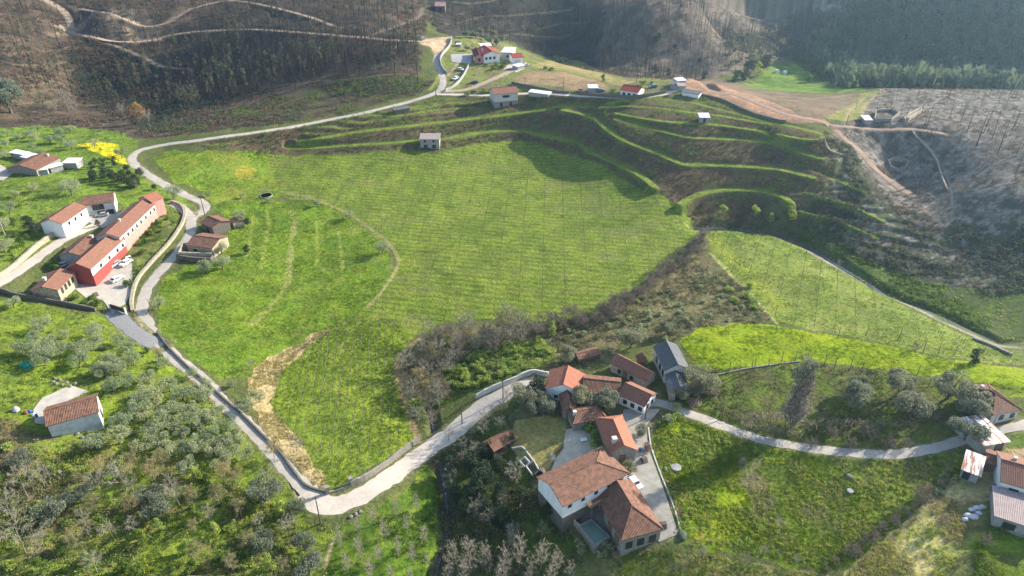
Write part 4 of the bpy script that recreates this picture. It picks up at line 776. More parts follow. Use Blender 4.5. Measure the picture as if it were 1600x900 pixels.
HOLLOW = [(628,575),(660,530),(710,512),(790,508),(860,512),(880,520),(800,545),(740,560),(700,590),(690,640),(665,680),(640,640)]
HEDGE = [(840,500),(935,488),(990,450),(1040,412),(1080,380),(1092,395),(1060,420),(1010,460),(950,505),(860,518)]
GULLY = [(690,705),(760,660),(800,640),(850,606),(860,640),(800,660),(770,700),(800,740),(850,790),(880,830),(840,850),(760,830),(710,800)]
infill('bare', HOLLOW, 26, 7.0, 707, 'leafless_tree', 'crowded grey leafless tree in the hollow below the vineyard', 'tree', 'crowded bare trees of the hollow', gap=2)
infill('thicket', HOLLOW, 26, 4.4, 708, 'hedge_thicket', 'brown leafless thicket in the hollow below the vineyard', 'shrub', 'thickets of the hollow', gap=1.8)
infill('lime', HOLLOW, 7, 5.0, 709, 'lime_green_tree', 'small lime green tree in the hollow below the vineyard', 'tree', 'small lime trees of the hollow')
infill('thicket', HEDGE, 36, 3.8, 710, 'hedge_thicket', 'brown leafless thicket in the hedge band below the vineyard', 'shrub', 'thickets of the hedge band', gap=1.5)
infill('dark', GULLY, 14, 5.5, 711, 'evergreen_tree', 'dark evergreen tree crowded in the gully by the farmhouse', 'tree', 'crowded evergreens in the gully', gap=3)
infill('bare', GULLY, 14, 5.5, 712, 'leafless_tree', 'grey leafless tree crowded in the gully by the farmhouse', 'tree', 'crowded bare trees in the gully', gap=2)
infill('greybush', [(860,520),(1000,460),(1080,420),(1150,460),(1190,500),(1090,512),(1040,535),(960,530),(900,555)], 40, 1.5, 713, 'bramble_clump', 'grey green bramble clump in the scrub above the hamlet', 'shrub', 'bramble clumps above the hamlet', gap=1.5)
infill('limebush', [(700,575),(760,545),(850,530),(865,555),(800,590),(740,610),(690,630)], 44, 1.7, 714, 'lime_shrub', 'bright lime green bush in the sunny clearing of the hollow', 'shrub', 'lime bushes of the hollow clearing', gap=1.2)
infill('dark', [(980,75),(1100,70),(1150,120),(1040,122)], 8, 5, 715, 'valley_bush', 'dark round bush at the foot of the far burnt slope', 'shrub', 'dark bushes below the far burnt slope')
infill('limebush', [(1130,440),(1175,450),(1185,485),(1140,480)], 7, 1.8, 716, 'lime_shrub', 'lime green bush at the right corner of the hamlet scrub', 'shrub', 'lime bushes at the scrub corner')
print('trees', len(TREES))

# forest on the far hills: thin scorched gums and charred trunks
def forest(kind, poly_, n, h, seed, name, label, cat, group, dens=None, hv=.3):
    p = clear_of_roads(scatter_pts(polyw(poly_), n, seed, dens)); z = zt(p[:, 0], p[:, 1]); r_ = np.random.default_rng(seed)
    for i in range(len(p)):
        pr = PROTO[kind][r_.integers(5)]; s = h / HGT[kind] * r_.uniform(1 - hv, 1 + hv)
        o = link(name, pr[2], None, (p[i, 0], p[i, 1], z[i] - .2), r_.uniform(0, 6.28), label, cat, group); o.scale = (s, s, s)
LHILL = [(0,5),(300,0),(640,2),(664,50),(650,108),(560,125),(430,150),(300,180),(200,180),(110,150),(0,170)]
cl = lambda x, y: sstep(.38, .6, vnoise(x, y, 28, 77)) * .9 + .1
forest('euc', [(300,60),(640,62),(655,105),(560,120),(420,130),(300,175),(200,150),(230,90)], 90, 11, 301, 'gum_tree', 'thin scorched gum tree on the dark left hillside', 'gum tree', 'gum trees on the left hillside', cl)
forest('euc', LHILL, 80, 12, 302, 'gum_tree', 'thin scorched gum tree on the dark left hillside', 'gum tree', 'gum trees on the left hillside', cl)
forest('scorched', LHILL, 130, 12, 303, 'scorched_tree', 'brown scorched thin tree on the dark left hillside', 'tree', 'scorched trees on the left hillside')
forest('burnt', [(300,58),(645,60),(655,105),(560,122),(430,130),(300,120)], 90, 15, 304, 'burnt_tree', 'charred bare trunk on the left hillside', 'burnt tree', 'charred trunks on the left hillside')
forest('burnt', [(1490,140),(1640,150),(1640,330),(1560,300),(1490,260),(1400,230),(1400,200)], 40, 10, 305, 'burnt_tree', 'charred bare trunk on the ash grey hill', 'burnt tree', 'charred trunks on the ash grey hill')
forest('burnt', [(980,0),(1300,0),(1240,70),(1120,115),(1010,120),(900,90),(880,20)], 150, 12, 306, 'burnt_tree', 'charred bare trunk on the far burnt slope', 'burnt tree', 'charred trunks on the far burnt slope')
forest('scorched', [(700,0),(1000,0),(1050,90),(960,110),(860,80),(700,55)], 70, 9, 307, 'scorched_tree', 'thin scorched tree on the shaded slope behind the village', 'tree', 'thin trees behind the village')
forest('wood', [(1345,0),(1700,0),(1700,112),(1400,112),(1290,92),(1330,50)], 280, 15, 308, 'forest_tree', 'dark leafy forest tree on the hazy right hillside', 'forest tree', 'forest on the hazy right hillside')
grove('burnt', [(1547,178,17),(1560,190,17),(1535,200,15),(1500,215,12),(1455,175,13),(1398,190,3),(1340,160,8),(1478,235,11),(1572,205,18),(1590,180,15),(1520,180,14),(1595,250,15)], 13, 'burnt_tree', 'tall leaning charred trunk on the ash grey hill', 'burnt tree', '', RUSTS, 'tall charred trunks of the ash grey hill', whole=True, crown=.5)

# ---------------- undergrowth: uncountable ground cover, one mesh per kind ----------------
def merge_scatter(name, protos, p, z, s, m, label, seed, zs=1.0):
    r_ = np.random.default_rng(seed); VV = []; FF = []; o = 0; k = r_.integers(len(protos), size=len(p)); rz = r_.uniform(0, 6.28, len(p))
    for i, (V, F) in enumerate(protos):
        j = np.nonzero(k == i)[0]
        if not len(j): continue
        c, s_ = np.cos(rz[j])[:, None], np.sin(rz[j])[:, None]; sx = s[j][:, None]
        X_ = (V[None, :, 0] * c - V[None, :, 1] * s_) * sx + p[j, 0][:, None]; Y_ = (V[None, :, 0] * s_ + V[None, :, 1] * c) * sx + p[j, 1][:, None]; Z_ = V[None, :, 2] * sx * zs + z[j][:, None]
        VV.append(np.stack([X_, Y_, Z_], -1).reshape(-1, 3)); FF.append((F[None] + (np.arange(len(j)) * len(V))[:, None, None] + o).reshape(-1, 4)); o += len(j) * len(V)
    ob = link(name, mesh_np(name, np.concatenate(VV), np.concatenate(FF), [m]), label=label, kind='stuff', cat='undergrowth'); return ob
def tuft(seed, n=16, h=.8, rad=.7, ls=.16):
    r_ = np.random.default_rng(seed); P_ = r_.normal(size=(n, 3)) * [rad * .45, rad * .45, 0]; P_[:, 2] = r_.uniform(.1, 1, n) * h * np.exp(-(P_[:, 0] ** 2 + P_[:, 1] ** 2) / rad ** 2); return leaves(P_, ls, r_)
def blades(seed, n=9, h=.5, rad=.4):
    r_ = np.random.default_rng(seed); A_ = np.zeros((n, 3)); A_[:, :2] = r_.normal(size=(n, 2)) * rad * .5; B_ = A_ + r_.normal(size=(n, 3)) * [.15, .15, 0] + np.stack([np.zeros(n), np.zeros(n), r_.uniform(.4, 1, n) * h], 1); return twig_quads(A_, B_, .05, r_)
TB = [tuft(400 + i, 26, .9, .9, .20) for i in range(5)]; TBIG = [tuft(410 + i, 26, 1.6, 1.6, .42) for i in range(5)]; BL = [blades(420 + i) for i in range(5)]
def cover(name, polys, n, sizes, protos, m, label, seed, dens=None, avoid=0.6, zs=1.0):
    ps = []
    tot = sum(w for _, w in polys)
    for i, (q, w) in enumerate(polys):
        Q = REGION[q] if isinstance(q, str) else polyw(q); ps.append(scatter_pts(Q, int(n * w / tot), seed + i, dens))
    p = clear_of_roads(np.vstack(ps), avoid); 
    for nm, Q, ca, cb in HARDQ: p = p[~in_poly(p[:, 0], p[:, 1], Q)]
    p = p[~in_poly(p[:, 0], p[:, 1], REGION['lawn'])]
    if name.startswith('bank'):
        ok = np.ones(len(p), bool)
        for q, zz, w in TREADL[:N_MAIN]:
            D, V = line_dist(p[:, 0], p[:, 1], q, w + 2); ok &= D > w + .5
        p = p[ok]
    r_ = np.random.default_rng(seed); return merge_scatter(name, protos, p, zt(p[:, 0], p[:, 1]) - .05, r_.uniform(sizes[0], sizes[1], len(p)), m, label, seed, zs)
patch = lambda s, lo, hi, sd: (lambda x, y: sstep(lo, hi, fbm(x, y, s, 3, sd)))
cover('bramble_cover', [('scrubmid', 3), ('gully', 1.5), ('grove_rough', .7), ('burn_edge', .6), ('pergola', .5), ('farm', .4)], 3600, (.5, 1.3), TB, LM['bramble'], 'low tangled brambles over rough ground', 501, patch(9, .38, .6, 5))
cover('green_undergrowth', [('grove', 2), ('grove_rough', 3), ('scrubgreen', 1.2), ('gully', 1), ('left_meadow2', .8), ('left_meadow', .8), ('garden_strip', .4), ('poplarfield', .5), ('gardens', .3)], 4600, (.35, .95), TB, LM['green'], 'low green weeds and bushes under the trees', 502, patch(7, .42, .62, 6))
cover('lime_undergrowth', [('scrubgreen', 2.2), ('grove', 1.5), ('grove_rough', 1.4), ('garden_strip', .6), ('mustard', 1.2)], 2600, (.35, .95), TB, LM['lime'], 'light green weeds in sunny patches', 503, patch(6, .48, .64, 7))
cover('bank_heath', [('terraces', 3)], 4600, (.45, 1.0), TB, LM['heath'], 'brown bracken on the terrace banks', 504, lambda x, y: sstep(.22, .42, np.hypot(zt(x + 1, y) - zt(x - 1, y), zt(x, y + 1) - zt(x, y - 1)) / 2), .5)
cover('bank_green', [('terraces', 2), ('lowerbank', 1), ('bankmix', 1.3)], 5200, (.4, 1.1), TB, LM['green'], 'dark green bushes on the banks', 505, patch(10, .45, .62, 8), .5)
cover('hill_heath', [('hill', 3), ('hill2', 1), ('valleyslope', 1.5)], 9000, (.8, 1.9), TB, LM['heath'], 'brown heath on the far hillsides', 506, patch(16, .38, .6, 9))
cover('hill_green', [('hill', 3), ('hill2', 1.6), ('valleyslope', .6), ('burnt_low', 2.4), ('bankmix', 1)], 4800, (.7, 1.8), TB, LM['euc'], 'grey green scrub on the far hillsides', 507, patch(18, .46, .62, 10))
cover('ash_scrub', [('burnt_hill', 2), ('burnt_low', .3), ('burnt_far', 1.5)], 5000, (.5, 1.2), TB, LM['scorched'], 'burnt brown scrub on the ash grey hill', 508, patch(8, .4, .62, 11))
cover('woodland', [('wood_floor', 3)], 1700, (2.2, 4.6), TBIG, LM['wood'], 'mass of distant forest filling the right hillside', 509, None, zs=2.0)
cover('far_woodland', [([(1180,60),(1260,20),(1330,40),(1345,110),(1290,105),(1230,92)], 1), ([(1130,50),(1180,60),(1215,100),(1140,115)], .5)], 330, (1.3, 2.6), TBIG, LM['euc'], 'mass of small trees round the far meadow', 510, None, zs=1.5)
cover('meadow_grass', [('leftfield', 2), ('farmfield', 2.2), ('mustard', .8), ('brightfield', 1.2), ('lowvineyard', 1.3), ('eastvineyard', 1.2), ('southstrip', .8), ('rightgarden', .6), ('upperfield', .6), ('pergola', .6)], 26000, (.5, 1.1), BL, leafmat('grass_blades', (.25,.33,.03), (.15,.23,.025), .45, None, .08), 'green spring grass tufts in the fields', 511, patch(6, .35, .6, 12), .2)
cover('dry_grass', [('southeast', 2), ('drystrip', 1.4), ('southstrip', .7), ('farmfield', 1.5), ('scrubmid', 1), ('burn_edge', .5), ('rightyard', .2), ('eastvineyard', .5)], 9000, (.5, 1.2), BL, leafmat('dry_blades', (.56,.47,.2), (.38,.33,.15), .45, None, .1), 'pale dry grass tufts', 512, patch(5, .42, .62, 13), .2)

# far trunks beyond the ones built one by one
def trunkproto(seed, h=12, r=.13):
    r_ = np.random.default_rng(seed); b = r_.normal(size=2) * .35; V, F = tube([(0, 0, -.4), (b[0] * .5, b[1] * .5, h * .5), (b[0], b[1], h)], [r, r * .75, r * .2], 3)
    A_ = np.array([[b[0] * t, b[1] * t, h * t] for t in r_.uniform(.45, .95, 7)]); B_ = A_ + r_.normal(size=(7, 3)) * [.8, .8, .2] + [0, 0, .8]; return joinVF([(V, F), twig_quads(A_, B_, .05, r_)])
TP = [trunkproto(900 + i) for i in range(6)]
cover('charred_trunks', [(LHILL, 4), ([(300,58),(645,60),(655,105),(560,122),(430,130),(300,120)], 3)], 2200, (.5, 1.15), TP, CHAR, 'mass of thin charred trunks on the left hillside', 520)
cover('far_charred_trunks', [([(880,0),(1330,0),(1250,70),(1120,115),(1010,122),(900,95)], 4), ([(680,0),(960,0),(1040,110),(860,85),(720,50)], 1)], 2400, (.45, 1.0), TP, simple('grey_brown_bark', (.12,.1,.085), (.07,.06,.05), 2), 'mass of thin trunks on the far burnt slope', 521)
cover('ash_hill_trunks', [('burnt_hill', 1)], 170, (.25, .75), TP, CHAR, 'thin charred stems on the ash grey hill', 522)
cover('wood_trunks', [([(1345,0),(1700,0),(1700,132),(1355,128),(1290,100),(1330,50)], 1)], 500, (.9, 1.4), TP, simple('pale_far_bark', (.3,.27,.22), (.2,.18,.15), 2), 'pale trunks showing through the far forest', 523)
TG = [joinVF(list(euc(930 + i, 11, 1.0, 70, .36))) for i in range(4)]
cover('gum_wood', [(LHILL, 3), ([(300,60),(640,62),(655,105),(560,120),(420,130),(300,175),(230,90)], 2)], 160, (.6, 1.1), TG, LM['euc'], 'mass of slender gum trees on the left hillside', 524, cl)

cover('field_weeds', [('leftfield', 2.2), ('farmfield', 3), ('mustard', 1), ('lowvineyard', 1.2), ('upperfield', .8), ('left_meadow', 1.2), ('left_meadow2', 1), ('southstrip', .8), ('rightgarden', .4), ('pergola', 1), ('eastvineyard', 1)], 11000, (.18, .5), TB, LM['green'], 'darker broad leaved weeds scattered through the fields', 530, patch(9, .42, .62, 14), .3)
cover('bright_weeds', [('grove', 1.6), ('grove_rough', 2.2), ('farmfield', 1.4), ('mustard', 1), ('southeast', .7), ('lowerbank', .7)], 5200, (.25, .7), TB, LM['yellowgreen'], 'bright yellow green weeds in the sun', 531, patch(6, .45, .62, 15), .3)

# ragged grass along the ledge lips
_r = np.random.default_rng(540); _p = []
for q, zz, w in TREADL:
    seg = np.hypot(*np.diff(q, axis=0).T); s_ = np.concatenate([[0], np.cumsum(seg)]); k_ = int(s_[-1] * 2.6); t_ = _r.uniform(0, s_[-1], k_)
    a_ = np.stack([np.interp(t_, s_, q[:, 0]), np.interp(t_, s_, q[:, 1])], 1); _p.append(a_ + _r.normal(size=a_.shape) * w * .75)
_p = np.vstack(_p); _k = vnoise(_p[:, 0], _p[:, 1], 4, 9) > .35; _p = _p[_k]; _h = len(_p) // 2
merge_scatter('ledge_grass', TB, _p[:_h], zt(_p[:_h, 0], _p[:_h, 1]) - .05, _r.uniform(.2, .6, _h), LM['green'], 'ragged grass and weeds along the terrace lips', 541, .8)
merge_scatter('ledge_bracken', TB, _p[_h:], zt(_p[_h:, 0], _p[_h:, 1]) - .05, _r.uniform(.2, .65, len(_p) - _h), LM['bramble'], 'dry bracken tufts along the terrace lips', 542, .8)

# ================= buildings =================
def tilemat(name, c1, c2, c3, axis='X', pitch=.33, corr=.5):
    """rows of roof tiles: channels run up the slope, colour varies tile by tile"""
    m, n, l, b = mat(name); tc = n.new('ShaderNodeTexCoord'); sp = n.new('ShaderNodeSeparateXYZ'); l.new(tc.outputs['UV'], sp.inputs[0])
    w = n.new('ShaderNodeTexWave'); w.wave_type = 'BANDS'; w.bands_direction = 'X'; w.inputs['Scale'].default_value = 1 / pitch / 3.14159 * .5 * math.pi / 1.0 * .64; w.inputs['Distortion'].default_value = 0
    l.new(tc.outputs['UV'], w.inputs['Vector'])
    br = n.new('ShaderNodeTexBrick'); br.inputs['Scale'].default_value = 1; br.inputs['Brick Width'].default_value = pitch * 1.4; br.inputs['Row Height'].default_value = pitch * 1.3; br.inputs['Mortar Size'].default_value = .02
    br.inputs['Color1'].default_value = (*c1, 1); br.inputs['Color2'].default_value = (*c2, 1); br.inputs['Mortar'].default_value = (*[v * .5 for v in c1], 1); br.offset = 0
    l.new(tc.outputs['UV'], br.inputs['Vector'])
    s = noise(n, l, .9, 5, .7, tc.outputs['Object']); st = ramp(n, l, s, [(.35, c3), (.62, (1, 1, 1))]); s2 = noise(n, l, 6, 2, .5, tc.outputs['Object']); r2 = ramp(n, l, s2, [(.3, g3(.75)), (.7, g3(1.2))])
    c = mul(n, l, mul(n, l, br.outputs[0], st), r2); wr = ramp(n, l, w.outputs[0], [(0, g3(.62)), (.6, g3(1.05))]); c = mul(n, l, c, wr, corr); l.new(c, b.inputs['Base Color'])
    bp = n.new('ShaderNodeBump'); bp.inputs['Strength'].default_value = .8; bp.inputs['Distance'].default_value = .06; l.new(w.outputs[0], bp.inputs['Height']); l.new(bp.outputs[0], b.inputs['Normal']); b.inputs['Roughness'].default_value = .85
    return m
TILE = dict(
 old=tilemat('weathered_brown_tiles', (.285,.135,.09), (.20,.105,.073), (.58,.6,.56)), mottled=tilemat('mottled_old_tiles', (.335,.155,.10), (.215,.125,.09), (.5,.54,.5)), orange=tilemat('new_orange_tiles', (.42,.165,.10), (.37,.145,.09), (.85,.85,.85)),
 brown=tilemat('brown_clay_tiles', (.32,.15,.10), (.27,.13,.09), (.8,.8,.78)), red=tilemat('red_tiles', (.40,.07,.045), (.34,.06,.04), (.8,.8,.8)), darkred=tilemat('dark_red_tiles', (.16,.035,.04), (.13,.03,.035), (.8,.8,.8)),
 grey=tilemat('grey_cement_sheets', (.135,.145,.15), (.115,.125,.13), (.75,.78,.75), pitch=.5), white=tilemat('white_metal_sheets', (.78,.78,.77), (.74,.74,.74), (.9,.9,.9), pitch=.4, corr=.25), pinkgrey=tilemat('faded_pink_tiles', (.42,.33,.31), (.38,.3,.28), (.8,.8,.8)), salmon=tilemat('pink_white_sheets', (.62,.42,.38), (.5,.25,.2), (.9,.85,.85)))
WM = dict(white=simple('white_render', (.78,.77,.74), (.62,.61,.58), .7, spec=.2, lo=.25, hi=.6), dirtywhite=simple('dirty_white_render', (.6,.585,.54), (.38,.36,.32), .9, lo=.3, hi=.65), stone=simple('grey_granite_wall', (.32,.29,.25), (.16,.145,.125), 2.6, bump=.6),
 darkstone=simple('dark_rubble_wall', (.17,.15,.125), (.085,.075,.065), 2.6, bump=.6), red=simple('dark_red_render', (.30,.07,.06), (.23,.055,.045), .6), pink=simple('pink_render', (.56,.27,.23), (.44,.2,.17), .8), grey=simple('grey_cement_wall', (.34,.335,.32), (.24,.235,.225), .8),
 palestone=simple('pale_stone_wall', (.46,.385,.28), (.22,.185,.135), 1.6, bump=.8), barnwall=simple('white_barn_wall_blue_shade', (.5,.52,.53), (.3,.31,.3), .7, lo=.3, hi=.6), brick=simple('brown_planks', (.22,.14,.09), (.13,.085,.06), 3))  # the barn's white wall carries its light blue shade in the colour
GLASS, n, l, b = mat('dark_window_glass'); b.inputs['Base Color'].default_value = (.03, .035, .04, 1); b.inputs['Roughness'].default_value = .12; b.inputs['Specular IOR Level'].default_value = .6
FRAME = simple('white_window_frame', (.7,.7,.68), (.6,.6,.58), 2); DARKFRAME = simple('dark_wood_frame', (.09,.06,.045), (.06,.04,.03), 3); GREENWOOD = simple('green_painted_wood', (.05,.11,.08), (.04,.08,.06), 3)
METAL = simple('galvanised_metal', (.5,.51,.52), (.38,.38,.38), 2, rough=.45, spec=.5, metal=.4)

def polymesh(name, V, F, mats, mi=None, uv=None):
    me = bpy.data.meshes.new(name); me.from_pydata([tuple(map(float, v)) for v in V], [], [tuple(f) for f in F])
    for m in mats: me.materials.append(m)
    if mi is not None:
        for p, i in zip(me.polygons, mi): p.material_index = i
    if uv is not None:
        L = me.uv_layers.new(name='UVMap'); k = 0
        for p in me.polygons:
            o, du, dv = uv[p.index]
            for li in p.loop_indices:
                v = np.array(me.vertices[me.loops[li].vertex_index].co) - o; L.data[li].uv = (float(v @ du), float(v @ dv))
    me.update(); return me
def boxVF(x0, x1, y0, y1, z0, z1):
    V = [(x0,y0,z0),(x1,y0,z0),(x1,y1,z0),(x0,y1,z0),(x0,y0,z1),(x1,y0,z1),(x1,y1,z1),(x0,y1,z1)]
    return V, [(0,3,2,1),(4,5,6,7),(0,1,5,4),(1,2,6,5),(2,3,7,6),(3,0,4,7)]
def boxes(name, L, m):
    V = []; F = []
    for bx in L:
        v, f = boxVF(*bx); o = len(V); V += v; F += [tuple(i + o for i in q) for q in f]
    return polymesh(name, V, F, [m])
def roof_mesh(name, L, W, h, rise, kind, m, oh=.35, th=.16, hipa=0, hipb=0):
    """roof over the rectangle 0..L x 0..W with eaves at height h; hipa/hipb: hip inset at the x=0 and x=L ends"""
    x0, x1, y0, y1 = -oh, L + oh, -oh, W + oh; V = []; F = []; UV = []
    def slab(P_):
        P_ = [np.array(p, float) for p in P_]; nrm = np.cross(P_[1] - P_[0], P_[2] - P_[0]); nrm /= np.linalg.norm(nrm); 
        if nrm[2] < 0: nrm = -nrm
        du = P_[1] - P_[0]; du /= np.linalg.norm(du); dv = np.cross(nrm, du); o = len(V); k = len(P_)
        for p in P_: V.append(p)
        for p in P_: V.append(p - np.array([0, 0, th]))
        F.append(tuple(range(o, o + k))); UV.append((P_[0], du, dv)); F.append(tuple(range(o + 2 * k - 1, o + k - 1, -1))); UV.append((P_[0], du, dv))
        for i in range(k): F.append((o + i, o + (i + 1) % k, o + k + (i + 1) % k, o + k + i)[::-1]); UV.append((P_[0], du, dv))
    ze = h - rise * oh / (W / 2)
    if kind == 'mono': slab([(x0, y0, h - .1), (x1, y0, h - .1), (x1, y1, h + rise), (x0, y1, h + rise)])
    elif kind == 'flat': slab([(x0, y0, h + .02), (x1, y0, h + .02), (x1, y1, h + .12), (x0, y1, h + .12)])
    else:
        ym = W / 2; ra = x0 + (hipa + oh if hipa else 0); rb = x1 - (hipb + oh if hipb else 0)
        slab([(x0, y0, ze), (x1, y0, ze), (rb, ym, h + rise), (ra, ym, h + rise)]); slab([(x1, y1, ze), (x0, y1, ze), (ra, ym, h + rise), (rb, ym, h + rise)])
        if hipa: slab([(x0, y1, ze), (x0, y0, ze), (ra, ym, h + rise)])
        if hipb: slab([(x1, y0, ze), (x1, y1, ze), (rb, ym, h + rise)])
        def cap(a, b_):
            v, f = tube([a, b_], [.13, .13], 6); o = len(V)
            for q in v: V.append(q)
            for q in f: F.append(tuple(int(i) + o for i in q)); UV.append((v[0], np.array([1., 0, 0]), np.array([0, 1., 0])))
        cap((ra, ym, h + rise), (rb, ym, h + rise))
        if hipa: cap((x0, y0, ze), (ra, ym, h + rise)); cap((x0, y1, ze), (ra, ym, h + rise))
        if hipb: cap((x1, y0, ze), (rb, ym, h + rise)); cap((x1, y1, ze), (rb, ym, h + rise))
    return polymesh(name, V, F, [m], None, UV)
FOOT = []
def house(name, label, cat, p0, p1, p2=None, w=None, h=3.0, rise=1.4, roof='gable', wall='white', tile='old', hipa=0, hipb=0, wins=(), chim=None, oh=.35, lower=None, group=None, side=None, sunk=2.2):
    """p0-p1: image points of one eave, p2: the next eave corner (or w = depth in metres)"""
    a, b_ = np.array(p0, float), np.array(p1, float); mid = (a + b_) / 2; xx, yy = pix(mid[0], mid[1], lambda u, v: zt(u, v) + h); g = float(zt(xx[0], yy[0]))
    A_ = np.array(plane_pt(*a, g + h)); B_ = np.array(plane_pt(*b_, g + h))
    d = B_ - A_; L = float(np.linalg.norm(d)); d /= L; nn = np.array([-d[1], d[0]])
    if p2 is not None: C_ = np.array(plane_pt(*p2, g + h)); W_ = float((C_ - B_) @ nn)
    else: W_ = w
    if W_ < 0:
        A_, B_ = B_, A_; d = -d; nn = -nn; W_ = -W_; hipa, hipb = hipb, hipa
    if p2 is None and side == 'right': pass
    FOOT.append((A_, d, nn, L, W_)); cen = A_ + d * L / 2 + nn * W_ / 2; g = min(float(zt(*(A_ + nn * W_ / 2))), float(zt(*(B_ + nn * W_ / 2))), float(zt(*cen)), g) if False else g
    rz = math.atan2(d[1], d[0]); root = link(name, None, None, (A_[0], A_[1], g), rz, label, cat, group); wm_ = WM[wall]
    # walls: front y=0 faces -y, back y=W, ends x=0 and x=L
    V = [(0,0,-sunk),(L,0,-sunk),(L,W_,-sunk),(0,W_,-sunk),(0,0,h),(L,0,h),(L,W_,h),(0,W_,h)]; F = [(0,1,5,4),(2,3,7,6)]; hh = h - .05
    V = [(x, y, (z if z < 0 else h - .13)) for x, y, z in V]
    if roof == 'gable' and not hipa: V.append((0, W_ / 2, h + rise - .14)); F.append((3,0,4,len(V) - 1,7))
    else: F.append((3,0,4,7))
    if roof == 'gable' and not hipb: V.append((L, W_ / 2, h + rise - .14)); F.append((1,2,6,len(V) - 1,5))
    else: F.append((1,2,6,5))
    if roof == 'mono':
        V += [(0, W_, h + rise - .1), (L, W_, h + rise - .1)]; F = [(0,1,5,4),(2,3,8,9),(3,0,4,8),(1,2,9,5)]
    link('wall', polymesh(name + '_wall', V, F, [wm_]), root)
    if lower:   # a band of another finish round the ground floor, set just proud
        zc, mm = lower; Lb = [(-.03, L + .03, -.03, 0, -sunk, zc), (-.03, L + .03, W_, W_ + .03, -sunk, zc), (-.03, 0, 0, W_, -sunk, zc), (L, L + .03, 0, W_, -sunk, zc)]
        link('plinth', boxes(name + '_plinth', Lb, WM[mm]), root)
    rf = link('roof', roof_mesh(name + '_roof', L, W_, h, rise, 'gable' if roof == 'gable' else roof, TILE[tile], oh, hipa=hipa, hipb=hipb), root)
    for c in (chim or []):
        cx, cy = c[0] * L, c[1] * W_; cs = c[3] if len(c) > 3 else .3; z0 = h + rise * (1 - abs(c[1] - .5) * 2) - .5
        ch = link('chimney', boxes('chimney', [(cx - cs, cx + cs, cy - cs, cy + cs, z0, z0 + c[2] + .5), (cx - cs - .08, cx + cs + .08, cy - cs - .08, cy + cs + .08, z0 + c[2] + .5, z0 + c[2] + .62)], WM['dirtywhite']), rf)
    # openings: (side, position 0..1, sill height, width, height, kind)
    for wnd in wins:
        sd_, u, z0, ww, wh = wnd[:5]; kd = wnd[5] if len(wnd) > 5 else 'window'; Ls = L if sd_ in 'fb' else W_; c = u * Ls; x0, x1 = c - ww / 2, c + ww / 2
        def bx(x0, x1, d0, d1, z0, z1):
            if sd_ == 'f': return (x0, x1, -d1, -d0, z0, z1)
            if sd_ == 'b': return (L - x1, L - x0, W_ + d0, W_ + d1, z0, z1)
            if sd_ == 'e': return (L + d0, L + d1, x0, x1, z0, z1)
            return (-d1, -d0, W_ - x1, W_ - x0, z0, z1)
        t = .1; fm = DARKFRAME if kd in ('door', 'dark') else (GREENWOOD if kd == 'green' else FRAME)
        fr = link('door' if kd in ('door', 'garage') else 'window', boxes('opening', [bx(x0 - t, x0, .035, .1, z0 - t, z0 + wh + t), bx(x1, x1 + t, .035, .1, z0 - t, z0 + wh + t), bx(x0, x1, .035, .1, z0 + wh, z0 + wh + t), bx(x0, x1, .035, .12, z0 - t, z0)], fm), root)
        link('panel' if kd in ('door', 'garage') else 'pane', boxes('pane', [bx(x0, x1, .034, .06, z0, z0 + wh)], {'door': WM['brick'], 'garage': METAL}.get(kd, GLASS)), fr)
    root['len'] = L; root['wid'] = W_
    return root, L, W_
def rowwin(s, us_, z, w, h, kind='window'): return [(s, u, z, w, h, kind) for u in us_]

# --- hamlet with the farmhouse ---
farm, fl, fw = house('farmhouse', 'big white two storey farmhouse with mottled brown tiled roof beside the green water tank', 'farmhouse', (981,738), (880,789), (844,744), h=6.2, rise=2.0, wall='white', tile='mottled', hipa=5.2, lower=(2.2, 'darkstone'),
 wins=rowwin('f', [.1,.3,.5,.7,.9], 4.4, 1.0, 1.0) + rowwin('e', [.25,.6], 3.9, 1.1, 1.5, 'green'), chim=None)
print('farmhouse', fl, fw)
link('balcony', boxes('balcony', [(fl * .35, fl, -1.6, -.03, 3.0, 3.2), (fl * .35, fl, -1.6, -1.52, 3.2, 4.0), (fl * .38, fl * .38 + .18, -1.55, -1.37, -2.2, 3.0), (fl * .7, fl * .7 + .18, -1.55, -1.37, -2.2, 3.0), (fl - .2, fl - .02, -1.55, -1.37, -2.2, 3.0)], WM['brick']), farm)
house('farmhouse_wing', 'broad barn with brown hipped roof at the lower right of the white farmhouse', 'barn', (930,766), (972,841), (1029,817), h=4.2, rise=2.6, wall='stone', tile='old', hipb=5.0, wins=rowwin('e', [.2,.5,.8], .6, 1.4, 1.8, 'dark') + rowwin('f', [.3,.6,.85], .4, 1.5, 2.2, 'door'))
house('orange_roofed_house', 'long house with bright orange roof above the farmhouse and the parked white car', 'house', (932,653), (953,706), (998,710), h=3.6, rise=1.9, wall='stone', tile='orange', hipa=3.2, wins=rowwin('b', [.3,.7], 1, 1, 1.1) + [('e', .5, 0, 1.2, 2.1, 'door')], chim=[(.82, .25, 1.1, .5)])
house('tile_shed', 'small brown hipped outbuilding at the top corner of the oval lawn', 'outbuilding', (897,660), (946,651), w=5.0, h=2.7, rise=1.1, wall='stone', tile='mottled', hipa=1.6, hipb=1.6, wins=[('f', .5, 0, 1, 2, 'door')], chim=[(.1, .4, .7, .35)])
house('orange_gabled_house', 'square house with plain orange gabled roof at the end of the concrete lane', 'house', (861,578), (853,605), (908,611), h=3.8, rise=2.0, wall='white', tile='orange', wins=[('e', .3, .8, 1, 1.1), ('e', .7, .8, 1, 1.1)])
